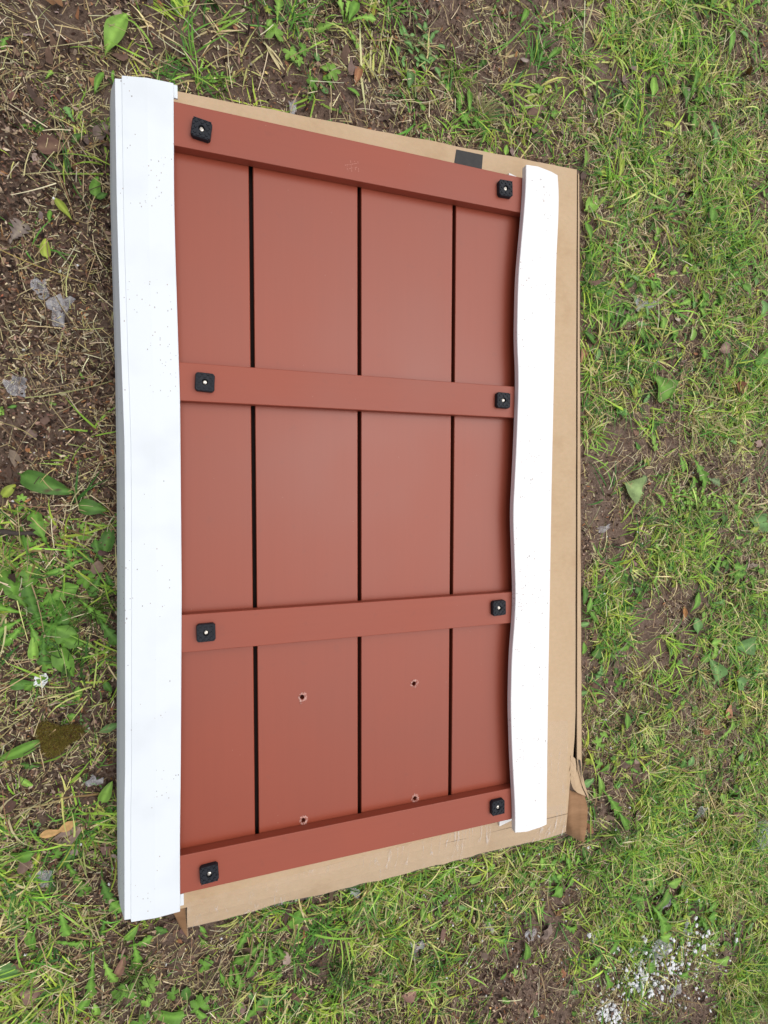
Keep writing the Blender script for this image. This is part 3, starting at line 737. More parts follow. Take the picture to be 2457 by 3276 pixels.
W_ = [
 # name, category, label, [(px, py, kind, length px, angle, width ratio, colour), ...] single leaves  /  ('R', px, py, kind, angles, (Lmin, Lmax), ratio, colour)  /  ('P', px, py, radius px, angle, colour)
 ("dock_leaf", "leaf", "broad pale green dock leaf standing in the dirt beyond the wide white profile's end", [(246, 66, 'lance', 100, 72, .34, 'l')]),
 ("grass_weed", "weed", "narrow bright green leaves growing right behind the wide white profile's end", [(212, 172, 'lance', 52, 75, .24, 'm'), (242, 165, 'lance', 30, 100, .2, 'm')]),
 ("lobed_weed", "weed", "lobed light green weed at the photo's upper border, above the panel's middle plank", [(600, 26, 'dandelion', 52, 85, .42, 'l'), ('P', 592, 80, 22, 90, 'l'), ('P', 626, 114, 17, -60, 'l'), ('P', 652, 110, 14, 0, 'm'), (583, 55, 'ovate', 24, 60, .5, 'l')]),
 ("dandelion_plant", "weed", "dandelion with long lobed leaves at the upper border, next to the lobed light weed", [('R', 742, 60, 'dandelion', (80, 110, 60, 200, 20, -60), (40, 75), .28, 'l'), (762, 25, 'lance', 60, 70, .3, 'm')]),
 ("buttercup_leaf", "leaf", "small cut buttercup leaf on dark soil above the panel's top crossbar", [('P', 716, 155, 20, 10, 'l'), (700, 150, 'ovate', 20, 160, .6, 'l')]),
 ("chickweed_plant", "weed", "grey green weed with many small oval leaves on a patch of bare smooth soil", [(907 + dx, 95 + dy, 'ovate', random.uniform(14, 24), random.uniform(0, 360), .48, 'b') for dx, dy in [(random.gauss(4, 22), random.gauss(10, 34)) for _ in range(34)]]),
 ("star_weed", "weed", "tiny star shaped green weed just behind the panel's first rubber foot corner", [('R', 478, 178, 'lance', (20, 80, 140, 200, 300), (14, 26), .35, 'm')]),
 ("dark_weed", "weed", "dark green weed leaf close against the wide white profile's outer side, upper end", [(204, 403, 'ovate', 44, 95, .5, 'm'), (222, 425, 'ovate', 24, 30, .5, 'd')]),
 ("weed_leaf", "leaf", "narrow yellow green leaf lying on brown mulch left of the wide white profile", [(135, 446, 'lance', 48, 125, .3, 'y'), (104, 462, 'lance', 28, 95, .3, 'm')]),
 ("weed_leaf", "leaf", "small ovate green leaf on brown mulch above the large grey plastic scrap", [(95, 536, 'ovate', 40, 105, .5, 'y')]),
 ("dock_leaf", "leaf", "large dark green dock leaf eaten with holes, left of the wide white profile", [(100, 1050, 'ovate', 104, -28, .40, 'd', 1), (16, 1058, 'ovate', 36, 60, .55, 'y')]),
 ("dock_leaf", "leaf", "smooth rounded dark leaf between the holed dock leaf and the white profile", [(200, 1097, 'ovate', 54, -15, .62, 'd')]),
 ("dandelion_plant", "weed", "big sprawling dandelion with dark leaves left of the wide profile's middle", [('R', 62, 1330, 'dandelion', (10, 45, 80, 110, 150, 200, 250, 280, 310, 340), (60, 115), .34, 'm'), ('R', 90, 1360, 'dandelion', (-80, -60, -30, 20, 100), (50, 100), .36, 'd')]),
 ("dandelion_plant", "weed", "dandelion squeezed against the wide profile's outer side, below the rounded dark leaf", [('R', 222, 1225, 'dandelion', (100, 140, 200, 250, 300), (40, 85), .36, 'd'), (235, 1165, 'ovate', 60, 70, .5, 'd'), ('P', 184, 1250, 22, -90, 'm')]),
 ("dandelion_plant", "weed", "dandelion with toothed drooping leaves beside the white fluff on the ground", [(137, 1432, 'ovate', 72, -75, .55, 'm'), (95, 1425, 'dandelion', 70, -80, .34, 'm'), (76, 1405, 'lance', 60, -80, .32, 'l'), (232, 1362, 'dandelion', 80, -60, .34, 'd'), (205, 1320, 'dandelion', 70, -40, .34, 'm')]),
 ("dandelion_leaf", "leaf", "long dandelion leaf with blunt teeth lying near the upper left dark stick", [(84, 1145, 'dandelion', 85, 115, .36, 'm'), (26, 1262, 'ovate', 56, 85, .5, 'm'), (58, 1170, 'ovate', 28, 90, .7, 'm')]),
 ("weed_leaf", "leaf", "dark rounded leaf with a yellow husk on it, below the sprawling dandelion", [(50, 1476, 'ovate', 48, -10, .5, 'd')]),
 ("weed_leaf", "leaf", "small upright oval leaf under the wide profile's edge, right of the white fluff", [(234, 1484, 'ovate', 30, -65, .5, 'd')]),
 ("grass_leaf", "leaf", "long green leaf lying below the moss clump at the left border", [(46, 1612, 'lance', 90, 25, .26, 'm')]),
 ("dandelion_leaf", "leaf", "light dandelion leaf against the wide profile, above the tan winged seed", [(230, 1707, 'ovate', 46, 70, .55, 'l'), (235, 1570, 'lance', 40, 20, .4, 'b')]),
 ("weed_leaf", "leaf", "broad oval green leaf just below the tan winged seed", [(46, 1848, 'ovate', 48, 185, .5, 'm')]),
 ("dandelion_plant", "weed", "dandelion with long spreading leaves beside the wide profile's lower end", [(172, 1898, 'dandelion', 100, -62, .30, 'm'), (136, 1988, 'dandelion', 70, -85, .34, 'm'), (226, 1920, 'dandelion', 90, -85, .28, 'd'), (158, 2036, 'dandelion', 70, -20, .3, 'm'), (66, 2020, 'lance', 80, -85, .22, 'm'), (142, 1858, 'lance', 40, 30, .4, 'd')]),
 ("dandelion_plant", "weed", "dandelion on the soil below the wide profile's lower end, leaves hanging downward", [(300, 2062, 'dandelion', 80, -75, .30, 'm'), (232, 2092, 'dandelion', 78, -80, .26, 'l'), (200, 2108, 'dandelion', 95, -95, .26, 'm'), (285, 2018, 'ovate', 36, 30, .55, 'm'), (305, 2032, 'dandelion', 46, 10, .45, 'm')]),
 ("cranesbill_plant", "weed", "lobed bright green cranesbill near the lower left, under the hanging dandelion leaves", [('P', 268, 2144, 26, 100, 'm'), ('P', 322, 2132, 22, 60, 'l'), ('P', 316, 2160, 16, -70, 'l'), ('P', 300, 2200, 18, -70, 'm')]),
 ("pale_leaf", "leaf", "wide pale green leaf at the left border near the bottom corner", [(20, 2100, 'ovate', 66, -35, .62, 'b'), (182, 2165, 'lance', 44, 50, .45, 'm')]),
 ("broad_weed", "weed", "low weed with crowded rounded leaves at the lower border, left of center", [('P', 432, 2172, 24, 90, 'm'), ('P', 440, 2088, 20, 0, 'm'), (480, 2110, 'dandelion', 50, -80, .4, 'm'), (365, 2195, 'ovate', 70, 165, .45, 'm'), (540, 2190, 'dandelion', 70, 30, .4, 'm'), (400, 2150, 'ovate', 36, -100, .6, 'd'), ('P', 375, 2150, 16, 150, 'm')]),
 ("dandelion_plant", "weed", "dandelion with lobed leaves pointing down, under the taped edge of the cardboard", [('R', 580, 2020, 'dandelion', (-40, -65, -90, -130, 200, 20), (50, 95), .30, 'm'), ('R', 500, 2070, 'dandelion', (-60, -100, 60, 10), (40, 75), .3, 'm')]),
 ("round_weed", "weed", "dark weed with rounded notched leaves, below the cardboard's taped edge center right", [(1200, 1923, 'ovate', 34, -150, .8, 'm'), (1150, 1902, 'ovate', 26, 20, .7, 'm'), (1225, 1905, 'dandelion', 40, 45, .4, 'm'), (1030, 1896, 'ovate', 44, 5, .45, 'l')]),
 ("dandelion_leaf", "leaf", "thick twisted dandelion leaf on the dirt path below the torn cardboard flap", [(1232, 2008, 'dandelion', 60, -40, .38, 'm'), (1137, 2050, 'lance', 48, -75, .4, 'm')]),
 ("dandelion_plant", "weed", "large dandelion spreading right of the torn cardboard corner flap", [(1322, 1738, 'dandelion', 110, -55, .28, 'm'), (1345, 1775, 'lance', 66, -60, .32, 'm'), (1300, 1700, 'lance', 70, -70, .25, 'l'), (1270, 1688, 'ovate', 34, 10, .6, 'b')]),
 ("dandelion_plant", "weed", "dandelion growing between scattered plastic film pieces, upper right of the white crumbs", [('R', 1400, 1945, 'dandelion', (40, -10, -50, 100, 150), (50, 90), .34, 'm'), (1432, 1945, 'lance', 70, 35, .36, 'm'), (1460, 1900, 'ovate', 60, 5, .4, 'l')]),
 ("broad_weed", "weed", "broad leaved weed standing in the middle of the white foam crumbs", [(1410, 2086, 'ovate', 46, 70, .62, 'm'), (1435, 2020, 'ovate', 40, -20, .6, 'l'), (1285, 2076, 'dandelion', 50, 20, .5, 'l'), (1310, 2115, 'dandelion', 70, -75, .35, 'm'), (1330, 2050, 'lance', 60, 20, .25, 'm'), (1480, 2100, 'ovate', 40, 10, .6, 'm')]),
 ("dandelion_plant", "weed", "dandelion leaves between the white foam crumbs and the large film sheet", [('R', 1500, 1970, 'dandelion', (20, 80, 140, 250, 310), (40, 70), .36, 'm'), (1540, 1975, 'ovate', 44, 0, .6, 'm'), (1560, 2070, 'ovate', 50, 160, .5, 'l')]),
 ("plantain_plant", "plantain", "plantain with two large smooth oval leaves on the right, near two thirds down", [(1607, 1391, 'heart', 84, 178, .58, 'b'), (1549, 1447, 'heart', 78, 98, .66, 'b'), (1545, 1385, 'ovate', 40, 10, .5, 'l'), (1520, 1420, 'ovate', 36, 200, .6, 'm'), (1540, 1408, 'lance', 40, -90, .5, 'l')]),
 ("plantain_leaf", "leaf", "rounded plantain leaf lying in the grass below the two large plantain leaves", [(1603, 1478, 'ovate', 50, -30, .7, 'b')]),
 ("plantain_plant", "plantain", "plantain with a narrow leaf pair above the large plantain, beside an orange brown leaf", [(1501, 1352, 'ovate', 50, -70, .55, 'b'), (1517, 1338, 'ovate', 44, -95, .4, 'l'), (1503, 1300, 'lance', 60, 50, .3, 'm')]),
 ("dock_leaf", "leaf", "wide glossy oval leaf cut by the right border, halfway down", [(1640, 1127, 'ovate', 66, 170, .75, 'b')]),
 ("dandelion_plant", "weed", "dandelion at the right border under the wide glossy oval leaf", [('R', 1610, 1235, 'dandelion', (20, -40, -80, 190, 150, 240), (36, 62), .4, 'm'), (1551, 1220, 'lance', 60, 40, .22, 'm'), (1640, 1230, 'ovate', 36, 5, .5, 'm')]),
 ("weed_leaf", "leaf", "wrinkled leaf lying flat on the bare soil patch right of the cardboard", [(1346, 1401, 'dandelion', 56, 5, .36, 'm'), (1289, 1407, 'ovate', 36, 60, .8, 'd'), (1311, 1372, 'ovate', 28, -20, .6, 'm')]),
 ("lance_weed", "weed", "upright dark leaves pressed against the cardboard's side, right of the second last foot", [(1264, 1285, 'lance', 46, 80, .36, 'd'), (1274, 1308, 'lance', 40, 60, .36, 'm'), (1264, 1348, 'ovate', 28, 5, .5, 'b'), (1261, 1400, 'ovate', 30, 80, .5, 'm')]),
 ("grass_leaf", "leaf", "single wide upright leaf in the thick grass right of the cardboard, lower half", [(1356, 1558, 'lance', 46, 85, .34, 'm'), (1262, 1497, 'ovate', 22, 0, .6, 'b'), (1300, 1515, 'ovate', 26, 0, .4, 'l')]),
 ("dandelion_leaf", "leaf", "pale long dandelion leaf in the grass at the right, lower half", [(1570, 1577, 'dandelion', 74, 25, .32, 'l'), (1491, 1645, 'ovate', 34, -100, .6, 'b'), (1603, 1636, 'ovate', 28, 60, .7, 'b')]),
 ("buttercup_plant", "weed", "bright yellow green buttercup with cut leaves beside the cardboard's torn corner", [('P', 1290, 1606, 18, 30, 'l'), ('P', 1275, 1640, 17, -60, 'y'), ('P', 1293, 1652, 15, 0, 'l'), ('P', 1306, 1590, 12, 90, 'l')]),
 ("birch_leaf", "leaf", "pale green serrated birch leaf lying on bare soil right of the cardboard", [(1366, 1054, 'birch', 66, 152, .78, 'p')]),
 ("curled_leaf", "leaf", "small curled grey green leaf touching the pale serrated birch leaf", [(1386, 1038, 'ovate', 28, -90, .7, 'g')]),
 ("dock_leaf", "leaf", "large dark heart shaped leaf with a bent dry stalk across it, right of the cardboard", [(1424, 838, 'heart', 86, 140, .78, 'm')]),
 ("dandelion_plant", "weed", "dandelion with limp lobed leaves right of the pale birch leaf", [(1508, 1018, 'dandelion', 96, -55, .36, 'm'), (1470, 1000, 'dandelion', 50, -60, .4, 'm'), (1490, 1045, 'dandelion', 48, 60, .45, 'm'), (1535, 1040, 'dandelion', 50, -20, .45, 'g'), (1425, 1075, 'dandelion', 50, -35, .36, 'm')]),
 ("clover_patch", "weed", "low dense patch of tiny bright leaves below the limp dandelion", [(1500 + random.gauss(0, 26), 1075 + random.gauss(0, 14), 'ovate', random.uniform(8, 14), random.uniform(0, 360), .75, 'l') for _ in range(60)]),
 ("dock_leaf", "leaf", "dark mottled broad leaf cut by the right border, upper middle", [(1645, 773, 'ovate', 62, 215, .62, 'm', 1)]),
 ("grey_leaf", "leaf", "grey green matte leaf standing at the right border, upper third", [(1648, 668, 'lance', 44, 80, .5, 'b')]),
 ("weed_leaf", "leaf", "bright oval leaf above the large heart shaped leaf, with a darker leaf tip below", [(1430, 697, 'ovate', 38, 75, .62, 'l'), (1452, 722, 'lance', 40, -65, .42, 'm')]),
 ("weed_leaf", "leaf", "pair of bright oval leaves on bare soil, right of the bright single oval leaf", [(1492, 722, 'ovate', 38, 70, .5, 'l'), (1514, 722, 'ovate', 26, -40, .6, 'l')]),
 ("dandelion_leaf", "leaf", "flat light leaf lying in dry grass above the bright oval leaves", [(1476, 657, 'dandelion', 52, 15, .34, 'l'), (1527, 644, 'ovate', 34, -20, .55, 'm'), (1512, 656, 'ovate', 20, 80, .6, 'm')]),
 ("dandelion_leaf", "leaf", "toothed leaf in the dense grass beside the cardboard's upper right side", [(1347, 700, 'dandelion', 60, 35, .3, 'm'), (1275, 732, 'lance', 50, -40, .3, 'd'), (1291, 768, 'lance', 36, 65, .38, 'b')]),
 ("dandelion_plant", "weed", "dandelion with arrow shaped leaves at the right, upper third", [(1586, 692, 'dandelion', 50, 5, .45, 'm'), (1582, 716, 'lance', 46, -60, .22, 'l'), (1615, 625, 'ovate', 40, -30, .5, 'm')]),
 ("weed_leaf", "leaf", "small notched leaf in trampled grass right of the large heart shaped leaf", [(1540, 876, 'dandelion', 30, 10, .6, 'l'), (1413, 950, 'ovate', 28, -70, .55, 'l'), (1370, 850, 'lance', 30, -80, .4, 'y'), (1566, 790, 'lance', 40, -80, .3, 'm')]),
 ("dock_leaf", "leaf", "tall pale upright leaf in the grass near the upper right corner", [(1406, 192, 'lance', 56, 78, .42, 'l'), (1352, 228, 'ovate', 40, 60, .6, 'm')]),
 ("dandelion_plant", "weed", "dandelion with dark curled leaves near the upper right, right of the tall pale leaf", [('R', 1480, 225, 'dandelion', (95, 60, 20, -60, -95), (40, 62), .4, 'm'), (1478, 205, 'lance', 60, 95, .36, 'd')]),
 ("dandelion_leaf", "leaf", "grey green toothed leaf below the dark curled dandelion, upper right", [(1540, 285, 'dandelion', 58, -60, .5, 'b'), (1440, 272, 'ovate', 34, 10, .4, 'y')]),
 ("weed_leaf", "leaf", "yellowing upright leaf in dry grass above the cardboard's right corner", [(1336, 360, 'lance', 54, -85, .26, 'y'), (1262, 345, 'lance', 40, -75, .3, 'l'), (1092, 322, 'ovate', 26, 90, .5, 'l'), (1050, 327, 'ovate', 20, 80, .7, 'l')]),
 ("broad_weed", "weed", "bright crinkled weed beside the cardboard's upper right corner", [(1280, 440, 'ovate', 56, 40, .62, 'l'), (1270, 500, 'lance', 50, 110, .3, 'm'), (1295, 470, 'dandelion', 40, -30, .5, 'm')]),
 ("dandelion_leaf", "leaf", "fresh notched leaf standing right of the bright crinkled weed", [(1532, 463, 'ovate', 46, 80, .55, 'm'), (1424, 500, 'dandelion', 40, -80, .5, 'l')]),
 ("tall_leaf", "leaf", "blurred tall green leaf at the top right, near the upper border", [(1507, 65, 'lance', 70, 70, .28, 'm'), (1575, 90, 'lance', 66, 80, .3, 'm'), (1535, 5, 'lance', 40, 80, .5, 'm')]),
 ("grass_leaf", "leaf", "wide dark grass leaf along the tall tuft above the black printed band", [(1200, 108, 'lance', 70, 50, .2, 'm'), (1140, 25, 'lance', 60, 60, .22, 'm'), (1010, 215, 'lance', 56, 100, .22, 'm')]),
]
def px_size(px): return 0.00112 + 0.00030 * px / 1659
CLEAR = []
for _n, _c, _l, items in W_:
    if len(items) > 20: continue
    for it in items:
        if it[0] == 'R': CLEAR.append((g(it[1], it[2]), it[5][0] * .55 * px_size(it[1])))
        elif it[0] == 'P': CLEAR.append((g(it[1], it[2]), it[3] * .9 * px_size(it[1])))
        else: CLEAR.append((g(it[0], it[1]), it[3] * .36 * px_size(it[0])))
CLEAR.append((g(128, 1586), .052))
def open_spot(x, y):
    ok = np.ones(len(x), bool)
    for p, r_ in CLEAR: ok &= (x - p.x) ** 2 + (y - p.y) ** 2 > r_ * r_
    return ok
# grass in tufts: several blades from one root
G_PAL = [(0.42, 0.60, 0.095, 2.6), (0.29, 0.53, 0.08, 3.2), (0.15, 0.38, 0.065, 3.0), (0.60, 0.68, 0.24, 1.8), (0.07, 0.20, 0.045, 2), (0.70, 0.66, 0.38, 1.6)]
gs = Strips()
def grass(ntuft, per, Lr, Wr, liftr, seed, power=1.0, clump=0.9):
    tx, ty = scatter(ntuft, GM, power, 5, clump, seed)
    cnt = rng.integers(per[0], per[1] + 1, ntuft)
    idx = np.repeat(np.arange(ntuft), cnt); n = len(idx)
    main = rng.uniform(0, 2 * np.pi, ntuft); spread = rng.uniform(0.5, 2.6, ntuft)
    az = main[idx] + rng.normal(0, 1, n) * spread[idx]
    L = rng.uniform(*Lr, n) * rng.uniform(0.6, 1.2, ntuft)[idx]
    x = tx[idx] + rng.normal(0, 0.008, n); y = ty[idx] + rng.normal(0, 0.008, n)
    ok = keep_clear(x, y, az, L, 0.7, 0.004) & ~inside(x, y, 0.004) & open_spot(x, y) & open_spot(x + np.cos(az) * L * .6, y + np.sin(az) * L * .6)
    x, y, az, L, idx = x[ok], y[ok], az[ok], L[ok], idx[ok]; n = len(x)
    tc = pick(G_PAL, ntuft, 0.15)[idx] * (1 + rng.normal(0, 0.14, (n, 1)))
    dry = rng.random(n) < 0.10
    tc[dry] = pick([(0.36, 0.30, 0.15, 1), (0.28, 0.22, 0.10, 1)], dry.sum())
    gs.add(x, y, gz(x, y) - 0.003, az, L, rng.uniform(*Wr, n), rng.uniform(*liftr, n), rng.uniform(0.3, 1.5, n), rng.normal(0, 0.45, n),
           tc * np.array([1.15, 1.0, 0.9]), tc * np.array([0.95, 1.0, 0.9]), 5, 'blade', rng.normal(0, 0.5, n))
grass(4400, (4, 10), (0.05, 0.115), (0.0026, 0.0052), (0.12, 0.95), 31, 1.6, 1.0)
grass(6500, (2, 6), (0.025, 0.06), (0.0016, 0.0032), (0.1, 0.9), 37, 1.4, 1.0)
grass(1300, (2, 6), (0.08, 0.15), (0.0036, 0.0066), (0.08, 0.6), 41, 1.8, 1.0)
def tuft(px, py, n, Lr, Wr, ccol, spread=3.14, main=0.0, lift=(0.3, 1.2)):
    p = g(px, py)
    az = R(main) + rng.uniform(-spread, spread, n); L = rng.uniform(*Lr, n)
    x = p.x + rng.normal(0, 0.011, n); y = p.y + rng.normal(0, 0.011, n)
    ok = keep_clear(x, y, az, L, 0.7, 0.003) & ~inside(x, y, 0.003); x, y, az, L = x[ok], y[ok], az[ok], L[ok]; n = len(x)
    c = np.array(ccol)[None] * (1 + rng.normal(0, 0.18, (n, 1)))
    gs.add(x, y, gz(x, y) - 0.003, az, L, rng.uniform(*Wr, n), rng.uniform(*lift, n), rng.uniform(0.4, 1.6, n), rng.normal(0, 0.4, n), c, c * np.array([0.9, 1.0, 0.9]), 5, 'blade', rng.normal(0, 0.4, n))
BR = (0.22, 0.39, 0.05); MG = (0.12, 0.29, 0.05); YG = (0.38, 0.44, 0.10)
for a_ in [(985, 165, 55, (.03, .075), (.002, .0035), BR), (1155, 128, 30, (.06, .13), (.003, .0055), MG, 1.6, 70), (1270, 620, 120, (.04, .08), (.0015, .003), MG), (1300, 660, 90, (.04, .08), (.0015, .003), BR),
           (1275, 560, 80, (.03, .07), (.0015, .003), MG), (360, 165, 34, (.03, .07), (.0018, .003), MG), (1030, 255, 40, (.06, .11), (.002, .0035), (0.30, 0.27, 0.12), 1.2, 60),
           (1500, 1105, 80, (.02, .05), (.0013, .0025), (0.10, 0.19, 0.03)), (1330, 1250, 120, (.03, .06), (.0012, .0025), BR), (1290, 1290, 90, (.03, .06), (.0012, .0025), MG), (845, 2030, 60, (.03, .06), (.0015, .003), YG),
           (690, 2010, 60, (.04, .09), (.002, .004), MG), (200, 1310, 60, (.04, .10), (.002, .004), (0.09, 0.15, 0.03)), (120, 1330, 60, (.04, .09), (.002, .004), MG), (150, 1420, 40, (.04, .08), (.002, .004), (0.07, 0.13, 0.03)),
           (740, 2090, 60, (.04, .10), (.0025, .0045), (0.075, 0.14, 0.03)), (640, 2060, 40, (.04, .09), (.002, .004), MG), (290, 2100, 40, (.05, .10), (.002, .004), (0.10, 0.17, 0.035)), (1275, 1870, 70, (.04, .09), (.0018, .0035), BR),
           (1310, 1800, 60, (.05, .10), (.0018, .0035), (0.10, 0.19, 0.03)), (1600, 1560, 70, (.03, .07), (.0015, .003), YG), (1640, 2150, 120, (.05, .12), (.002, .004), (0.16, 0.22, 0.03)), (1560, 2190, 90, (.05, .1), (.002, .004), YG),
           (850, 2060, 50, (.03, .07), (.0015, .003), (0.17, 0.22, 0.03)), (240, 290, 30, (.03, .06), (.0015, .003), (0.09, 0.13, 0.03)), (1430, 240, 40, (.05, .1), (.0015, .003), (0.24, 0.25, 0.08)), (1480, 330, 40, (.05, .1), (.0015, .003), YG),
           (1180, 230, 26, (.03, .06), (.0015, .003), BR), (470, 180, 20, (.03, .06), (.002, .003), (0.11, 0.18, 0.03)), (1620, 520, 50, (.03, .08), (.0015, .003), YG), (1490, 520, 60, (.05, .1), (.0015, .003), YG)]:
    tuft(*a_)
tag(gs.obj("grass", M_grass), "patchy green grass growing in the brown soil", "grass", kind='stuff')

# dry straw and stalks
S_PAL = [(0.50, 0.42, 0.23, 3), (0.40, 0.31, 0.16, 3), (0.64, 0.57, 0.38, 2.2), (0.24, 0.15, 0.08, 2), (0.44, 0.42, 0.17, 1.6), (0.07, 0.045, 0.03, 2)]
ss = Strips()
def straw(n, Lr, Wr, liftr, seed, power=1.0, hgt=0.008):
    x, y = scatter(n, SM, power, 7, 0.7, seed); az = rng.uniform(0, 2 * np.pi, n); L = rng.uniform(*Lr, n) * rng.uniform(0.5, 1.0, n)
    ok = keep_clear(x, y, az, L, 1.0, 0.004) & ~inside(x, y, 0.004); x, y, az, L = x[ok], y[ok], az[ok], L[ok]; n = len(x)
    c = pick(S_PAL, n, 0.22)
    ss.add(x, y, gz(x, y) + rng.uniform(0.0005, hgt, n), az, L, rng.uniform(*Wr, n), rng.uniform(*liftr, n), rng.uniform(-0.1, 0.45, n), rng.normal(0, 0.28, n), c, c * rng.uniform(0.8, 1.15, (n, 1)), 3, 'stick', rng.normal(0, 0.6, n))
straw(60000, (0.009, 0.032), (0.0009, 0.0021), (-0.05, 0.3), 51)
straw(12000, (0.03, 0.075), (0.0010, 0.0023), (-0.02, 0.35), 53, 1.0, 0.024)
straw(1500, (0.06, 0.14), (0.0012, 0.0026), (0.0, 0.25), 57, 1.0, 0.03)
def stalk(p, q, wd, c, sag=0.0, nseg=10, zlift=0.012):
    a_, b_ = g(*p), g(*q); d = b_ - a_
    ss.add(np.array([a_.x]), np.array([a_.y]), np.array([zlift + float(gz(a_.x, a_.y))]), np.array([math.atan2(d.y, d.x) - sag / 2]), np.array([d.length]), np.array([wd]), np.array([0.02]), np.array([0.04]), np.array([sag]),
           np.array([c]), np.array([c]) * 0.9, nseg, 'stick')
for a_ in [((0, 541), (205, 618), .0024, (0.40, 0.30, 0.10), .25), ((205, 618), (248, 712), .0020, (0.34, 0.30, 0.14), -.1), ((60, 862), (246, 826), .0026, (0.33, 0.33, 0.14), .25), ((5, 680), (80, 860), .0022, (0.30, 0.26, 0.14), -.2),
           ((20, 735), (110, 890), .0022, (0.28, 0.22, 0.12), -.1), ((430, 25), (520, 165), .0022, (0.36, 0.31, 0.17), -.2), ((520, 20), (300, 55), .002, (0.40, 0.34, 0.18), .4), ((440, 2135), (500, 2030), .0024, (0.42, 0.36, 0.20), .1),
           ((450, 2140), (512, 2040), .0022, (0.40, 0.34, 0.18), .1), ((565, 2090), (578, 1970), .0022, (0.48, 0.42, 0.26), .0), ((1160, 2170), (1163, 2090), .0026, (0.46, 0.42, 0.28), .0), ((1080, 2210), (1130, 2110), .0022, (0.36, 0.30, 0.16), -.3),
           ((925, 2190), (950, 2080), .0026, (0.36, 0.34, 0.12), -.5), ((1175, 1940), (1178, 1880), .0024, (0.50, 0.45, 0.26), .0), ((1415, 870), (1370, 790), .0040, (0.40, 0.36, 0.18), .1), ((1412, 868), (1380, 828), .0036, (0.44, 0.36, 0.18), 0), ((1415, 865), (1475, 880), .0045, (0.14, 0.22, 0.07), 0),
           ((1620, 1560), (1659, 1490), .0026, (0.44, 0.38, 0.22), .05), ((1590, 1145), (1659, 1147), .0020, (0.46, 0.42, 0.28), .05), ((1460, 960), (1475, 780), .0022, (0.40, 0.37, 0.20), -.3), ((700, 150), (760, 270), .0016, (0.36, 0.29, 0.16), 0.2)]:
    stalk(*a_)
tag(ss.obj("straw", M_straw), "dry straw and dead grass stalks scattered over the soil", "straw", kind='stuff')

# crumbs of mulch, dead leaf flakes, yellow husks
def flakes(name, n, sizes, pal, Mp, seed, mat, label, cat, curl=0.5, nside=6, power=1.0, lift=0.004, elong=1.6, clump=0.8):
    x, y = scatter(n, Mp, power, 6, clump, seed, 0.004); n = len(x)
    s = rng.uniform(*sizes, n) * rng.uniform(0.5, 1.0, n); az = rng.uniform(0, 2 * np.pi, n)
    th = np.linspace(0, 2 * np.pi, nside, endpoint=False)
    rad = s[:, None] * rng.uniform(0.42, 1.1, (n, nside)); lx = np.cos(th)[None] * rad * elong * 0.5; ly = np.sin(th)[None] * rad * 0.5
    tiltx = rng.normal(0, curl, n)[:, None]; tilty = rng.normal(0, curl, n)[:, None]
    lz = lx * np.tan(np.clip(tiltx, -1, 1)) + ly * np.tan(np.clip(tilty, -1, 1)) + rng.normal(0, 0.12, (n, nside)) * s[:, None]
    lz -= lz.min(1, keepdims=True) * 0.8
    ca, sa = np.cos(az)[:, None], np.sin(az)[:, None]
    vx = x[:, None] + lx * ca - ly * sa; vy = y[:, None] + lx * sa + ly * ca; vz = gz(x, y)[:, None] + lz + rng.uniform(0, lift, n)[:, None]
    cx, cy, cz = x[:, None], y[:, None], vz.mean(1, keepdims=True) + s[:, None] * 0.08
    V = np.stack([np.concatenate([vx, cx], 1), np.concatenate([vy, cy], 1), np.concatenate([vz, cz], 1)], -1)
    base = (np.arange(n) * (nside + 1))[:, None]
    tri = np.stack([np.stack([base[:, 0] + k, base[:, 0] + (k + 1) % nside, base[:, 0] + nside], 1) for k in range(nside)], 1).reshape(-1, 3)
    c = pick(pal, n, 0.25); C = np.repeat(c[:, None], nside + 1, 1) * rng.uniform(0.85, 1.15, (n, nside + 1, 1))
    return tag(arr_obj(name, V.reshape(-1, 3), tri, mat, C.reshape(-1, 3), smooth=False), label, cat, kind='stuff')
ONE = np.ones_like(GM) * 6
LEFTY = np.array([[9, 9, 7, 4, 4, 4, 4, 3, 2.4, 2, 2, 2]] * 8 + [[7, 7, 5, 4, 4, 3, 4, 4, 3, 2, 2, 2]] * 8, float)
flakes("mulch", 115000, (0.0025, 0.0085), [(0.07, 0.036, 0.024, 3), (0.17, 0.10, 0.068, 3), (0.32, 0.22, 0.16, 2.2), (0.035, 0.022, 0.017, 3), (0.36, 0.17, 0.08, .5), (0.50, 0.40, 0.28, 1)], LEFTY, 61, M_litter, "brown crumbs of mulch and soil on the ground", "mulch", elong=2.4, clump=0.25)
flakes("leaf_litter", 800, (0.012, 0.034), [(0.16, 0.10, 0.075, 3), (0.23, 0.155, 0.125, 2), (0.32, 0.25, 0.21, 1.2), (0.28, 0.14, 0.075, .7)], LEFTY, 67, M_litter, "dead brown leaf pieces scattered over the soil", "leaf litter", 0.4, 9, 1.0, 0.006, 1.5)
flakes("seed_husks", 2200, (0.0035, 0.008), [(0.52, 0.42, 0.16, 2), (0.50, 0.34, 0.12, 1), (0.55, 0.50, 0.30, 1)], LEFTY, 71, M_litter, "small yellow seed husks sprinkled over the ground", "seed husks", 0.4, 5, 1.0, 0.012, 1.3)
flakes("pebbles", 500, (0.004, 0.010), [(0.26, 0.22, 0.19, 2), (0.36, 0.31, 0.27, 1), (0.20, 0.17, 0.15, 1)], ONE, 73, M_litter, "small pale stones in the soil", "pebbles", 0.1, 7, 1.0, 0.002, 1.2)

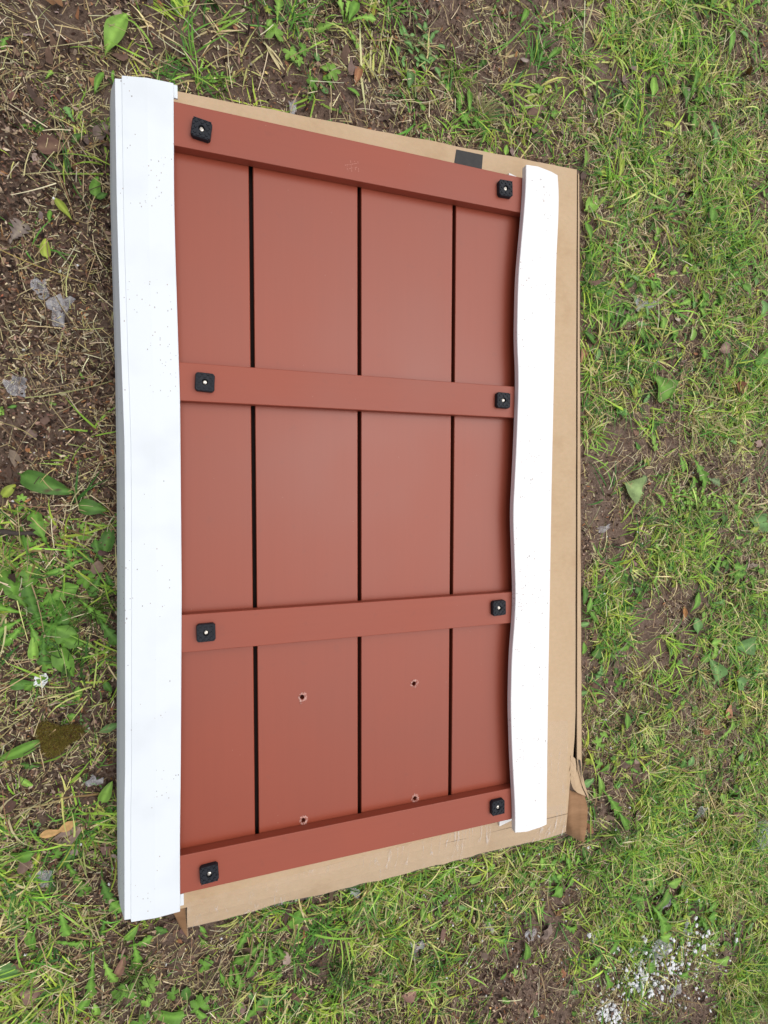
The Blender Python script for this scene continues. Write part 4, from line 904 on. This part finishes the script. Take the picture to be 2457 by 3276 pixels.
# ------------------------------------------------------------------ broad leaves
def sm(a, b, t): 
    t = min(max((t - a) / (b - a), 0), 1); return t * t * (3 - 2 * t)
def half_width(kind, t, sd):
    if kind == 'ovate':   return max(0.02, (math.sin(math.pi * t ** 0.8) ** 0.75) * (1 - 0.25 * t)) if t > 0.12 else 0.05 + 0.0 * t + 0.75 * sm(0.04, 0.2, t) * 0.6
    if kind == 'lance':   return 0.07 + 0.93 * (math.sin(math.pi * min(1, t ** 1.25)) ** 0.9)
    if kind == 'birch':
        e = sm(0.10, 0.36, t) * (1 - sm(0.30, 1.02, t)) * 1.45
        return 0.03 + e * (0.90 + 0.10 * ((t * 13) % 1.0))
    if kind == 'dandelion':
        e = 0.16 + 0.84 * sm(0.0, 0.75, t) * (1 - sm(0.82, 1.0, t) * 0.92)
        saw = ((t * 5.2 + sd) % 1.0)
        return e * (0.35 + 0.65 * (saw if t < 0.78 else max(saw, .8)))
    if kind == 'heart':   return 0.04 + 0.96 * (sm(0.14, 0.30, t) * (1 - sm(0.25, 1.0, t) ** 1.2))
    return math.sin(math.pi * t)
class Leaves:
    def __init__(s): s.V = []; s.F = []; s.C = []; s.n = 0
    def leaf(s, base, az, L, W, kind, c, rise=0.5, droop=0.9, fold=0.25, curve=0.0, sd=0.0, rib=1.45, stem=True, spots=0.0):
        ns = {'dandelion': 34, 'birch': 26}.get(kind, 14)
        cols = (-1, -0.55, -0.07, 0.07, 0.55, 1); c = np.array(c, float)
        p = Vector(base); a = az; cc = np.clip(c, 0, 1)
        wave = random.uniform(0, 6)
        for k in range(ns + 1):
            t_ = k / ns
            th = rise - (rise + droop) * t_ ** 0.8; a = az + curve * t_
            if k:
                p = p + Vector((math.cos(a) * math.cos(th), math.sin(a) * math.cos(th), math.sin(th))) * (L / ns)
            gzp = float(gz(p.x, p.y)) + 0.002
            if p.z < gzp: p.z = gzp
            hw = W * 0.5 * half_width(kind, t_, sd)
            if k == ns: hw *= 0.25
            for q in cols:
                off = hw * q if abs(q) > 0.1 else min(hw, 0.0011 + L * 0.006) * (1 if q > 0 else -1)
                z = p.z + abs(off) * fold + (0.08 * W * math.sin(9 * t_ + wave + (2 if q > 0 else 0)) * abs(q) if abs(q) > .4 else 0)
                xx, yy = p.x - math.sin(a) * off, p.y + math.cos(a) * off
                s.V.append((xx, yy, max(z, float(gz(xx, yy)) + 0.0015)))
                n_ = 1 + 0.16 * mnoise.noise(Vector((xx * 70, yy * 70, sd)))
                col_ = cc * n_
                if abs(q) < 0.1: col_ = cc * rib + np.array((.02, .025, .008))
                if spots and mnoise.noise(Vector((xx * 160, yy * 160, 3))) > 0.42: col_ = np.array((0.10, 0.05, 0.03))
                if t_ > 0.9 and sd > 0.75: col_ = col_ * np.array((1.6, 1.1, 0.8))
                s.C.append(col_)
        m_ = len(cols)
        for k in range(ns):
            for j in range(m_ - 1):
                i = s.n + k * m_ + j; s.F.append((i, i + 1, i + 1 + m_, i + m_))
        first = s.n; s.n += (ns + 1) * m_
        return first
    def root(s, p, c=(.14, .16, .05)):
        s.V += [(p.x - .0012, p.y, p.z), (p.x + .0012, p.y, p.z)]; s.C += [c, c]; s.r = s.n; s.n += 2
    def stem(s, end, wd=.0011):
        """leaf stalk from the plant's root to a leaf's first row (index) or a lobed leaf's middle"""
        a_ = Vector(s.V[s.r]); b_ = Vector(s.V[end]); d = b_ - a_
        if d.length < 1e-4: return
        nn = Vector((-d.y, d.x, 0)); nn = nn.normalized() * wd if nn.length > 1e-6 else Vector((wd, 0, 0)); prev = (s.r, s.r + 1)
        bow = random.uniform(-.12, .12)
        for k in (1, 2, 3):
            p = a_ + d * (k / 4) + nn / wd * bow * d.length * math.sin(k / 4 * math.pi); p.z = max(p.z, float(gz(p.x, p.y)) + .002)
            s.V += [tuple(p - nn), tuple(p + nn)]; s.C += [(.17, .19, .06)] * 2
            s.F.append((prev[0], prev[1], s.n + 1, s.n)); prev = (s.n, s.n + 1); s.n += 2
        s.F.append((prev[0], prev[1], end, end))
    def lobed(s, ctr, az, rad, c, lobes=5, tilt=0.2):
        """palmate leaf cut into lobes (buttercup, cranesbill)"""
        n = 44; c = np.array(c); s.V.append((ctr[0], ctr[1], ctr[2])); s.C.append(c * 1.25); i0 = s.n; s.n += 1
        for ring, fr in ((0, 0.5), (1, 1.0)):
            for k in range(n + 1):
                u = k / n; th = az + (u - 0.5) * 5.2
                l_ = abs(math.sin(u * math.pi * lobes)) ** 0.6; tooth = 0.86 + 0.14 * abs(math.sin(u * math.pi * lobes * 3))
                r_ = rad * fr * ((0.42 + 0.58 * l_) * tooth if ring else 0.75 + 0.25 * l_) * (1 - 0.25 * abs(u - 0.5))
                xx, yy = ctr[0] + math.cos(th) * r_, ctr[1] + math.sin(th) * r_
                zz = ctr[2] - tilt * r_ * r_ / rad + 0.1 * rad * math.sin(u * 17)
                s.V.append((xx, yy, max(zz, float(gz(xx, yy)) + .0015))); s.C.append(c * (1.08 - 0.12 * ring + 0.12 * mnoise.noise(Vector((xx * 90, yy * 90, 1)))))
            s.n += n + 1
        for k in range(n):
            s.F.append((i0, i0 + 1 + k, i0 + 2 + k, i0 + 2 + k)); a_ = i0 + 1 + k; b_ = a_ + n + 1
            s.F.append((a_, b_, b_ + 1, a_ + 1))
        return i0
    def obj(s, name, mat=None):
        bm = bmesh.new(); lay = bm.verts.layers.float_color.new('Col')
        vs = [bm.verts.new(v) for v in s.V]
        for v, c in zip(vs, s.C): v[lay] = (max(0, c[0]), max(0, c[1]), max(0, c[2]), 1)
        for f in s.F:
            try: fc = bm.faces.new([vs[i] for i in (f if f[2] != f[3] else f[:3])]); fc.smooth = True
            except ValueError: pass
        me = bpy.data.meshes.new(name); bm.to_mesh(me); bm.free()
        return link(name, me, mat or M_leaf)
PX = 0.00128                        # metres per pixel of the 1659 px photograph, near enough
def scl(px): return 0.00112 + 0.00030 * px / 1659
LC = {'d': (0.085, 0.200, 0.036), 'm': (0.145, 0.310, 0.046), 'l': (0.23, 0.42, 0.072), 'y': (0.32, 0.40, 0.06), 'b': (0.155, 0.310, 0.095), 'g': (0.16, 0.23, 0.11), 'p': (0.29, 0.41, 0.16)}
def single(acc, px, py, kind, Lp, ang, wr, c, rise=None, droop=None, curve=None, spots=0, lift=0.012):
    L = Lp * scl(px); a = R(ang); ctr = g(px, py, 0.012)
    b_ = Vector((ctr.x - math.cos(a) * L * .5, ctr.y - math.sin(a) * L * .5, 0)); b_.z = float(gz(b_.x, b_.y)) + lift
    cc = np.array(LC[c]) * random.uniform(0.88, 1.15)
    return acc.leaf(b_, a, L, L * wr, kind, cc, random.uniform(.25, .5) if rise is None else rise, random.uniform(.25, .6) if droop is None else droop,
             random.uniform(.1, .35), random.uniform(-.4, .4) if curve is None else curve, random.random(), spots=spots)
def rosette(acc, px, py, kind, angs, Lr, wr, c, rise=(.35, .9)):
    ctr = g(px, py, 0.0)
    for a in angs:
        L = random.uniform(*Lr) * scl(px); aa = R(a + random.uniform(-8, 8))
        b_ = Vector((ctr.x + math.cos(aa) * .006, ctr.y + math.sin(aa) * .006, 0)); b_.z = float(gz(b_.x, b_.y)) + 0.003
        yield acc.leaf(b_, aa, L, L * wr * random.uniform(.8, 1.2), kind, np.array(LC[c]) * random.uniform(.8, 1.2), random.uniform(*rise), random.uniform(.2, .7), random.uniform(.1, .35), random.uniform(-.5, .5), random.random())
small = Leaves()                     # small leaves nobody could count, in with the grass
def grow_item(acc, it):
    if it[0] == 'R': return list(rosette(acc, *it[1:]))
    if it[0] == 'P':
        _, px, py, rp_, an, c_ = it; p = g(px, py, 0.015); p.z = float(gz(p.x, p.y)) + 0.016
        return [acc.lobed(p, R(an), rp_ * scl(px), np.array(LC[c_]) * random.uniform(.9, 1.15))]
    return [single(acc, *it[:7], spots=it[7] if len(it) > 7 else 0)]
def item_root(it):
    if it[0] == 'R': return g(it[1], it[2])
    if it[0] == 'P': return g(it[1], it[2] + 8)
    return g(it[0] - math.cos(R(it[4])) * it[3] * .5, it[1] + math.sin(R(it[4])) * it[3] * .5)
for name, cat, label, items in W_:
    acc = Leaves(); lone = name.endswith('leaf')
    if lone:
        grow_item(acc, items[0])
        for it in items[1:]: grow_item(small, it)
    else:
        pts = [item_root(it) for it in items]
        rp_ = next((p for p, it in zip(pts, items) if it[0] == 'R'), None) or Vector((sorted(p.x for p in pts)[len(pts) // 2], sorted(p.y for p in pts)[len(pts) // 2], 0))
        rp_.z = float(gz(rp_.x, rp_.y)) + .003; acc.root(rp_)
        for it, p in zip(items, pts):
            if (p - rp_).to_2d().length > 0.13: grow_item(small, it); continue
            for e in grow_item(acc, it): acc.stem(e)
    tag(acc.obj(name), label, cat)
acc = small
wx, wy = scatter(2600, GM, 1.3, 7, 1.0, 81, 0.02)
_ok = open_spot(wx, wy); wx, wy = wx[_ok], wy[_ok]
for k in range(len(wx)):
    kind = random.choice(['ovate', 'lance', 'dandelion', 'dandelion', 'ovate']); L = random.uniform(.016, .05) * (1.25 if kind == 'dandelion' else 1)
    az = random.uniform(0, 2 * math.pi)
    if inside(np.array([wx[k] + math.cos(az) * L]), np.array([wy[k] + math.sin(az) * L]), 0.01)[0]: continue
    if random.random() < .10:
        acc.lobed((wx[k], wy[k], float(gz(wx[k], wy[k])) + .012), az, random.uniform(.010, .020), np.array(LC[random.choice('lmym')]) * random.uniform(.8, 1.2)); continue
    acc.leaf(Vector((wx[k], wy[k], float(gz(wx[k], wy[k])) + .002)), az, L, L * random.uniform(.25, .55), kind, np.array(LC[random.choice('ddmmmllyb')]) * random.uniform(.75, 1.2),
             random.uniform(.2, .9), random.uniform(.1, .7), random.uniform(.05, .4), random.uniform(-.6, .6), random.random())
tag(acc.obj("small_weeds"), "small green weed leaves mixed into the grass", "weeds", kind='stuff')

# ------------------------------------------------------------------ fallen things
def dead(px, py, kind, Lp, ang, wr, c, name, label, cat="leaf", fold=.5):
    acc = Leaves(); L = Lp * scl(px); a = R(ang); p = g(px, py, .006)
    b_ = Vector((p.x - math.cos(a) * L / 2, p.y - math.sin(a) * L / 2, float(gz(p.x, p.y)) + .006))
    acc.leaf(b_, a, L, L * wr, kind, c, .25, .3, fold, random.uniform(-.3, .3), .3, rib=1.25)
    tag(acc.obj(name, M_litter), label, cat)
dead(115, 322, 'ovate', 60, 10, .6, (.15, .085, .065), "dead_leaf", "large flat reddish brown dead leaf left of the wide white profile's upper half")
dead(222, 284, 'ovate', 46, 60, .55, (.20, .15, .13), "dead_leaf", "grey crinkled dead leaf touching the wide white profile's upper end")
dead(35, 498, 'dandelion', 52, 60, .75, (.20, .16, .14), "dead_leaf", "pale grey crinkled dead leaf on brown mulch near the left border")
dead(1600, 840, 'ovate', 44, -30, .7, (.22, .10, .06), "dead_leaf", "reddish brown dead leaf on soil between two grass patches at the right")
dead(1561, 752, 'ovate', 44, 20, .7, (.25, .17, .14), "dead_leaf", "pale brown dead leaf on bare soil under the pair of bright oval leaves")
dead(1573, 1535, 'ovate', 48, 65, .5, (.42, .22, .13), "dead_leaf", "orange brown curled dead leaf in the grass at the right, lower half")
dead(1478, 1325, 'lance', 38, 75, .35, (.36, .17, .07), "dead_leaf", "rusty orange dead leaf beside the narrow plantain leaf pair")
dead(1258, 767, 'lance', 36, 80, .5, (.36, .20, .12), "dead_leaf", "small light brown dead leaf on the soil beside the cardboard's long side")
dead(258, 2095, 'lance', 60, 55, .3, (.22, .12, .09), "dead_leaf", "long reddish dead leaf between two hanging dandelions at the lower left")
dead(70, 2140, 'ovate', 50, 30, .7, (.24, .15, .12), "dead_leaf", "brown oval dead leaf on the soil near the lower left corner")
dead(885, 2137, 'ovate', 46, 10, .7, (.26, .15, .12), "dead_leaf", "pinkish brown dead leaf on the soil at the lower center")
dead(1375, 1760, 'ovate', 34, 60, .55, (.17, .11, .09), "dead_leaf", "dark brown folded dead leaf in the grass beyond the torn cardboard flap")
dead(770, 165, 'lance', 46, 80, .35, (.28, .13, .07), "dead_leaf", "narrow orange brown dead leaf right of the cut buttercup leaf")
dead(150, 1800, 'ovate', 60, 30, .6, (.25, .18, .15), "dead_leaf", "crumpled grey brown dead leaf under the tan winged seed")
acc = Leaves()       # winged maple seed
for (px, py, a_) in ((112, 1792, 176), (146, 1782, 18)):
    p = g(px, py, .012); L = 38 * scl(px); b_ = Vector((p.x - math.cos(R(a_)) * L / 2, p.y - math.sin(R(a_)) * L / 2, .022))
    acc.leaf(b_, R(a_), L, L * .46, 'lance', (.50, .30, .13), .05, .1, .1, .25, .2, rib=.85)
tag(acc.obj("winged_seed", M_litter), "tan double winged maple seed lying on a crumpled dead leaf", "seed")

def tube(name, pts, r0, r1, mat, label, cat):
    bm = bmesh.new(); n = 7; prev = None; P = [Vector(p) for p in pts]; m_ = len(P)
    for k, p in enumerate(P):
        d = (P[min(k + 1, m_ - 1)] - P[max(k - 1, 0)]).normalized(); up = Vector((0, 0, 1)); s_ = d.cross(up).normalized(); u_ = s_.cross(d)
        r_ = (r0 + (r1 - r0) * k / (m_ - 1)) * (1 + .25 * mnoise.noise(p * 80))
        ring = [bm.verts.new(p + (s_ * math.cos(2 * math.pi * i / n) + u_ * math.sin(2 * math.pi * i / n)) * r_) for i in range(n)]
        if prev:
            for i in range(n): bm.faces.new((prev[i], prev[(i + 1) % n], ring[(i + 1) % n], ring[i]))
        else: bm.faces.new(ring)
        prev = ring
    bm.faces.new(prev)
    lay = bm.verts.layers.float_color.new('Col')
    for v in bm.verts: v[lay] = mat[1] + (1,)
    return tag(bm_obj(name, bm, mat[0], smooth=True), label, cat)
def curve(pts, n=18, z=.012, wob=.002):
    out = []
    for k in range(n + 1):
        u = k / n * (len(pts) - 1); i = min(int(u), len(pts) - 2); f = u - i; f = f * f * (3 - 2 * f) * .4 + f * .6
        p = g(pts[i][0] + (pts[i + 1][0] - pts[i][0]) * f, pts[i][1] + (pts[i + 1][1] - pts[i][1]) * f, z)
        p.z = max(z * .6, float(gz(p.x, p.y)) + .004) ; p += Vector((mnoise.noise(p * 30) * wob, mnoise.noise(p * 30 + Vector((9, 0, 0))) * wob, 0)); out.append(p)
    return out
tube("twig", curve([(440, 203), (475, 193), (510, 176), (535, 156), (556, 132)]), .0022, .0012, (M_bark, (.115, .075, .06)), "thin curved brown twig lying above the panel's top crossbar", "twig")
tube("stick", curve([(-30, 1148), (25, 1153), (75, 1153)], z=.02), .0068, .0048, (M_bark, (.06, .048, .042)), "thick dark stick entering from the left border beside the holed dock leaf", "stick")
tube("twig", curve([(960, 108), (1020, 116), (1065, 130), (1105, 142)]), .0016, .001, (M_bark, (.10, .07, .055)), "thin dark twig on smooth bare soil at the top, near the tall tuft", "twig")
tube("twig", curve([(120, 640), (150, 700), (185, 760)]), .0014, .0009, (M_bark, (.12, .09, .075)), "thin dark twig on mulch beside the large grey plastic scrap", "twig")
# moss cushion
ms = Strips(); p = g(128, 1586, .01); n = 5200
r_ = np.sqrt(rng.random(n)) * 0.044; th = rng.uniform(0, 2 * np.pi, n); r_ = r_ * (0.8 + 0.25 * np.sin(th * 3 + 1))
x = p.x + r_ * np.cos(th) * 1.15; y = p.y + r_ * np.sin(th); z = gz(x, y) + 0.010 + 0.018 * (1 - (r_ / 0.05) ** 2)
c = pick([(.15, .125, .026, 3), (.10, .08, .02, 2), (.22, .18, .045, 1), (.10, .05, .02, 1.5)], n, .2)
ms.add(x, y, z, rng.uniform(0, 2 * np.pi, n), rng.uniform(.004, .009, n), rng.uniform(.0007, .0013, n), rng.uniform(.5, 1.5, n), rng.uniform(0, 1, n), rng.normal(0, .5, n), c, c * 1.3, 2)
tag(ms.obj("moss_clump", M_moss), "round olive brown moss cushion on the ground left of the wide white profile", "moss")

# torn plastic film
def scrap(px, py, w_, h_, ang, label, seed, mat=None, name="plastic_scrap", cat="plastic scrap", n=16):
    p = g(px, py, .01); bm = bmesh.new(); s_ = scl(px); rings = []; a = R(ang)
    ctr = bm.verts.new((p.x, p.y, float(gz(p.x, p.y)) + .013))
    for fr in (.33, .66, 1.0):
        ring = []
        for k in range(n):
            th = 2 * math.pi * k / n; q = fr * (0.72 + 0.75 * mnoise.noise(Vector((math.cos(th) * 1.6, math.sin(th) * 1.6, seed))) + (.14 * mnoise.noise(Vector((math.cos(th) * 6, math.sin(th) * 6, seed))) if fr == 1 else 0))
            q = max(q, .25 * fr)
            lx, ly = math.cos(th) * w_ * .5 * q * s_, math.sin(th) * h_ * .5 * q * s_
            xx, yy = p.x + lx * math.cos(a) - ly * math.sin(a), p.y + lx * math.sin(a) + ly * math.cos(a)
            ring.append(bm.verts.new((xx, yy, float(gz(xx, yy)) + .010 + .010 * mnoise.noise(Vector((xx * 60, yy * 60, seed))))))
        if rings:
            for k in range(n): bm.faces.new((rings[-1][k], rings[-1][(k + 1) % n], ring[(k + 1) % n], ring[k]))
        else:
            for k in range(n): bm.faces.new((ctr, ring[k], ring[(k + 1) % n]))
        rings.append(ring)
    tag(bm_obj(name, bm, mat or M_film), label, cat)
scrap(126, 664, 58, 84, -20, "large crumpled grey plastic scrap on brown mulch left of the wide white profile", 1.3)
scrap(84, 614, 30, 46, 25, "small milky plastic scrap just above the large crumpled one", 2.6)
scrap(33, 832, 60, 46, 10, "translucent grey plastic scrap at the left border under a long dry stalk", 3.1)
scrap(203, 1689, 40, 34, 30, "pale plastic scrap beside the wide white profile above the winged seed", 4.4)
scrap(95, 1897, 50, 56, 40, "pointed bluish plastic scrap in the lower left weeds", 5.2)
scrap(632, 230, 20, 46, 5, "thin bluish plastic scrap just above the cardboard's upper edge", 6.7)
scrap(1305, 1140, 40, 26, 20, "flat grey plastic scrap on soil next to the cardboard's long side", 7.3)
scrap(1385, 660, 66, 34, 10, "greyish plastic scrap under dry grass beside the cardboard's upper right", 8.8)
scrap(1642, 1805, 90, 130, -30, "big sheet of clear plastic film at the right border, lower part", 9.5)
scrap(1412, 1895, 40, 44, 30, "white bent plastic scrap above the foam crumbs", 10.1)
scrap(1436, 1950, 44, 36, 15, "whitish plastic scrap among dandelion leaves above the foam crumbs", 11.4)
scrap(1428, 2052, 90, 76, -35, "wide crumpled plastic sheet in the middle of the foam crumbs", 12.2)
scrap(1483, 2000, 34, 60, 10, "upright translucent plastic scrap right of the foam crumbs", 13.7)
scrap(1464, 2140, 50, 34, 10, "dull plastic scrap below the foam crumbs near the bottom border", 14.3)
scrap(900, 2052, 44, 66, 20, "milky plastic scrap in the grass patch at the lower center", 15.6)
scrap(1052, 1993, 22, 44, 20, "narrow white plastic scrap on the dirt below the taped edge", 16.4)
scrap(1146, 2012, 46, 40, 30, "clear bluish plastic scrap beside the pale soil clod", 17.7)
scrap(1282, 2030, 30, 26, 0, "small grey plastic scrap left of the foam crumbs", 18.9)
scrap(766, 1926, 24, 46, 20, "grey plastic scrap sticking out under the taped cardboard edge", 19.2)
scrap(1518, 1755, 60, 44, 10, "greenish clear plastic scrap in the grass beyond the torn flap", 20.5)
scrap(88, 1468, 34, 26, 15, "tuft of white fluff lying below the sprawling dandelion", 21.3, M_foam, "white_fluff", "fluff")
scrap(1180, 2015, 40, 40, 0, "pale brown clod of soil on the bare dirt path", 22.1, M_litter, "soil_clod", "soil clod")
for nm, c_ in (("white_fluff", (.78, .79, .82)), ("soil_clod", (.24, .18, .15))):
    me = bpy.data.objects[nm].data; a_ = me.color_attributes.new('Col', 'FLOAT_COLOR', 'POINT')
    a_.data.foreach_set('color', np.tile(np.array((*c_, 1), np.float32), len(me.vertices)))
# polystyrene crumbs: bead-like flakes, thick near the lower right
FX = []
for cx_, cy_, sx_, sy_, n in ((1420, 2060, 46, 26, 60), (1425, 2095, 30, 20, 55), (1395, 2130, 32, 26, 60), (1318, 2190, 20, 22, 60), (1480, 2042, 44, 26, 40), (1355, 2150, 60, 50, 60), (1500, 2110, 80, 50, 45), (1440, 2140, 60, 50, 45), (1500, 1790, 40, 60, 45), (1530, 2010, 70, 70, 60), (1440, 1900, 90, 80, 50),
                              (1180, 1960, 160, 110, 90), (950, 2010, 160, 80, 50), (250, 1950, 160, 160, 26), (1400, 1250, 130, 300, 26), (120, 900, 70, 350, 22), (1630, 1750, 20, 60, 20)):
    for _ in range(n): FX.append((random.gauss(cx_, sx_), random.gauss(cy_, sy_)))
bm = bmesh.new(); lay = bm.verts.layers.float_color.new('Col')
for (px, py) in FX:
    p = g(px, py, .006)
    if inside(np.array([p.x]), np.array([p.y]), .008)[0]: continue
    r_ = random.uniform(.0018, .0046) * (1.2 if px > 1300 and py > 2000 else .9); z = float(gz(p.x, p.y)) + random.uniform(-.001, .010)
    M4 = Matrix.Translation((p.x, p.y, z)) @ Matrix.Rotation(random.uniform(0, 6), 4, Vector((random.random(), random.random(), 1)).normalized()) @ Matrix.Diagonal((1, random.uniform(.6, 1), random.uniform(.4, .9), 1))
    vs = bmesh.ops.create_icosphere(bm, subdivisions=1, radius=r_, matrix=M4)['verts']
    for v in vs: v.co += Vector((random.uniform(-1, 1), random.uniform(-1, 1), random.uniform(-1, 1))) * r_ * .25; v[lay] = (.80, .81, .83, 1)
for _ in range(170):
    px, py = random.choice([(random.gauss(1425, 26), random.gauss(2075, 24)), (random.gauss(1385, 24), random.gauss(2130, 20)), (random.gauss(1318, 12), random.gauss(2195, 14)), (random.gauss(1460, 60), random.gauss(2050, 60))])
    p = g(px, py, .01); r_ = random.uniform(.003, .009); z = float(gz(p.x, p.y)) + random.uniform(.006, .018)
    M4 = Matrix.Translation((p.x, p.y, z)) @ Matrix.Rotation(random.uniform(0, 6), 4, 'Z') @ Matrix.Rotation(random.uniform(-.5, .5), 4, 'X') @ Matrix.Diagonal((1, random.uniform(.5, 1), random.uniform(.25, .6), 1))
    vs = bmesh.ops.create_icosphere(bm, subdivisions=2, radius=r_, matrix=M4)['verts']
    for v in vs: v.co += Vector((mnoise.noise(v.co * 300), mnoise.noise(v.co * 300 + Vector((5, 0, 0))), mnoise.noise(v.co * 300 + Vector((0, 7, 0))))) * r_ * .6; v[lay] = (.80, .81, .83, 1)
tag(bm_obj("foam_crumbs", bm, M_foam), "white foam crumbs scattered over grass and soil", "foam crumbs", kind='stuff')
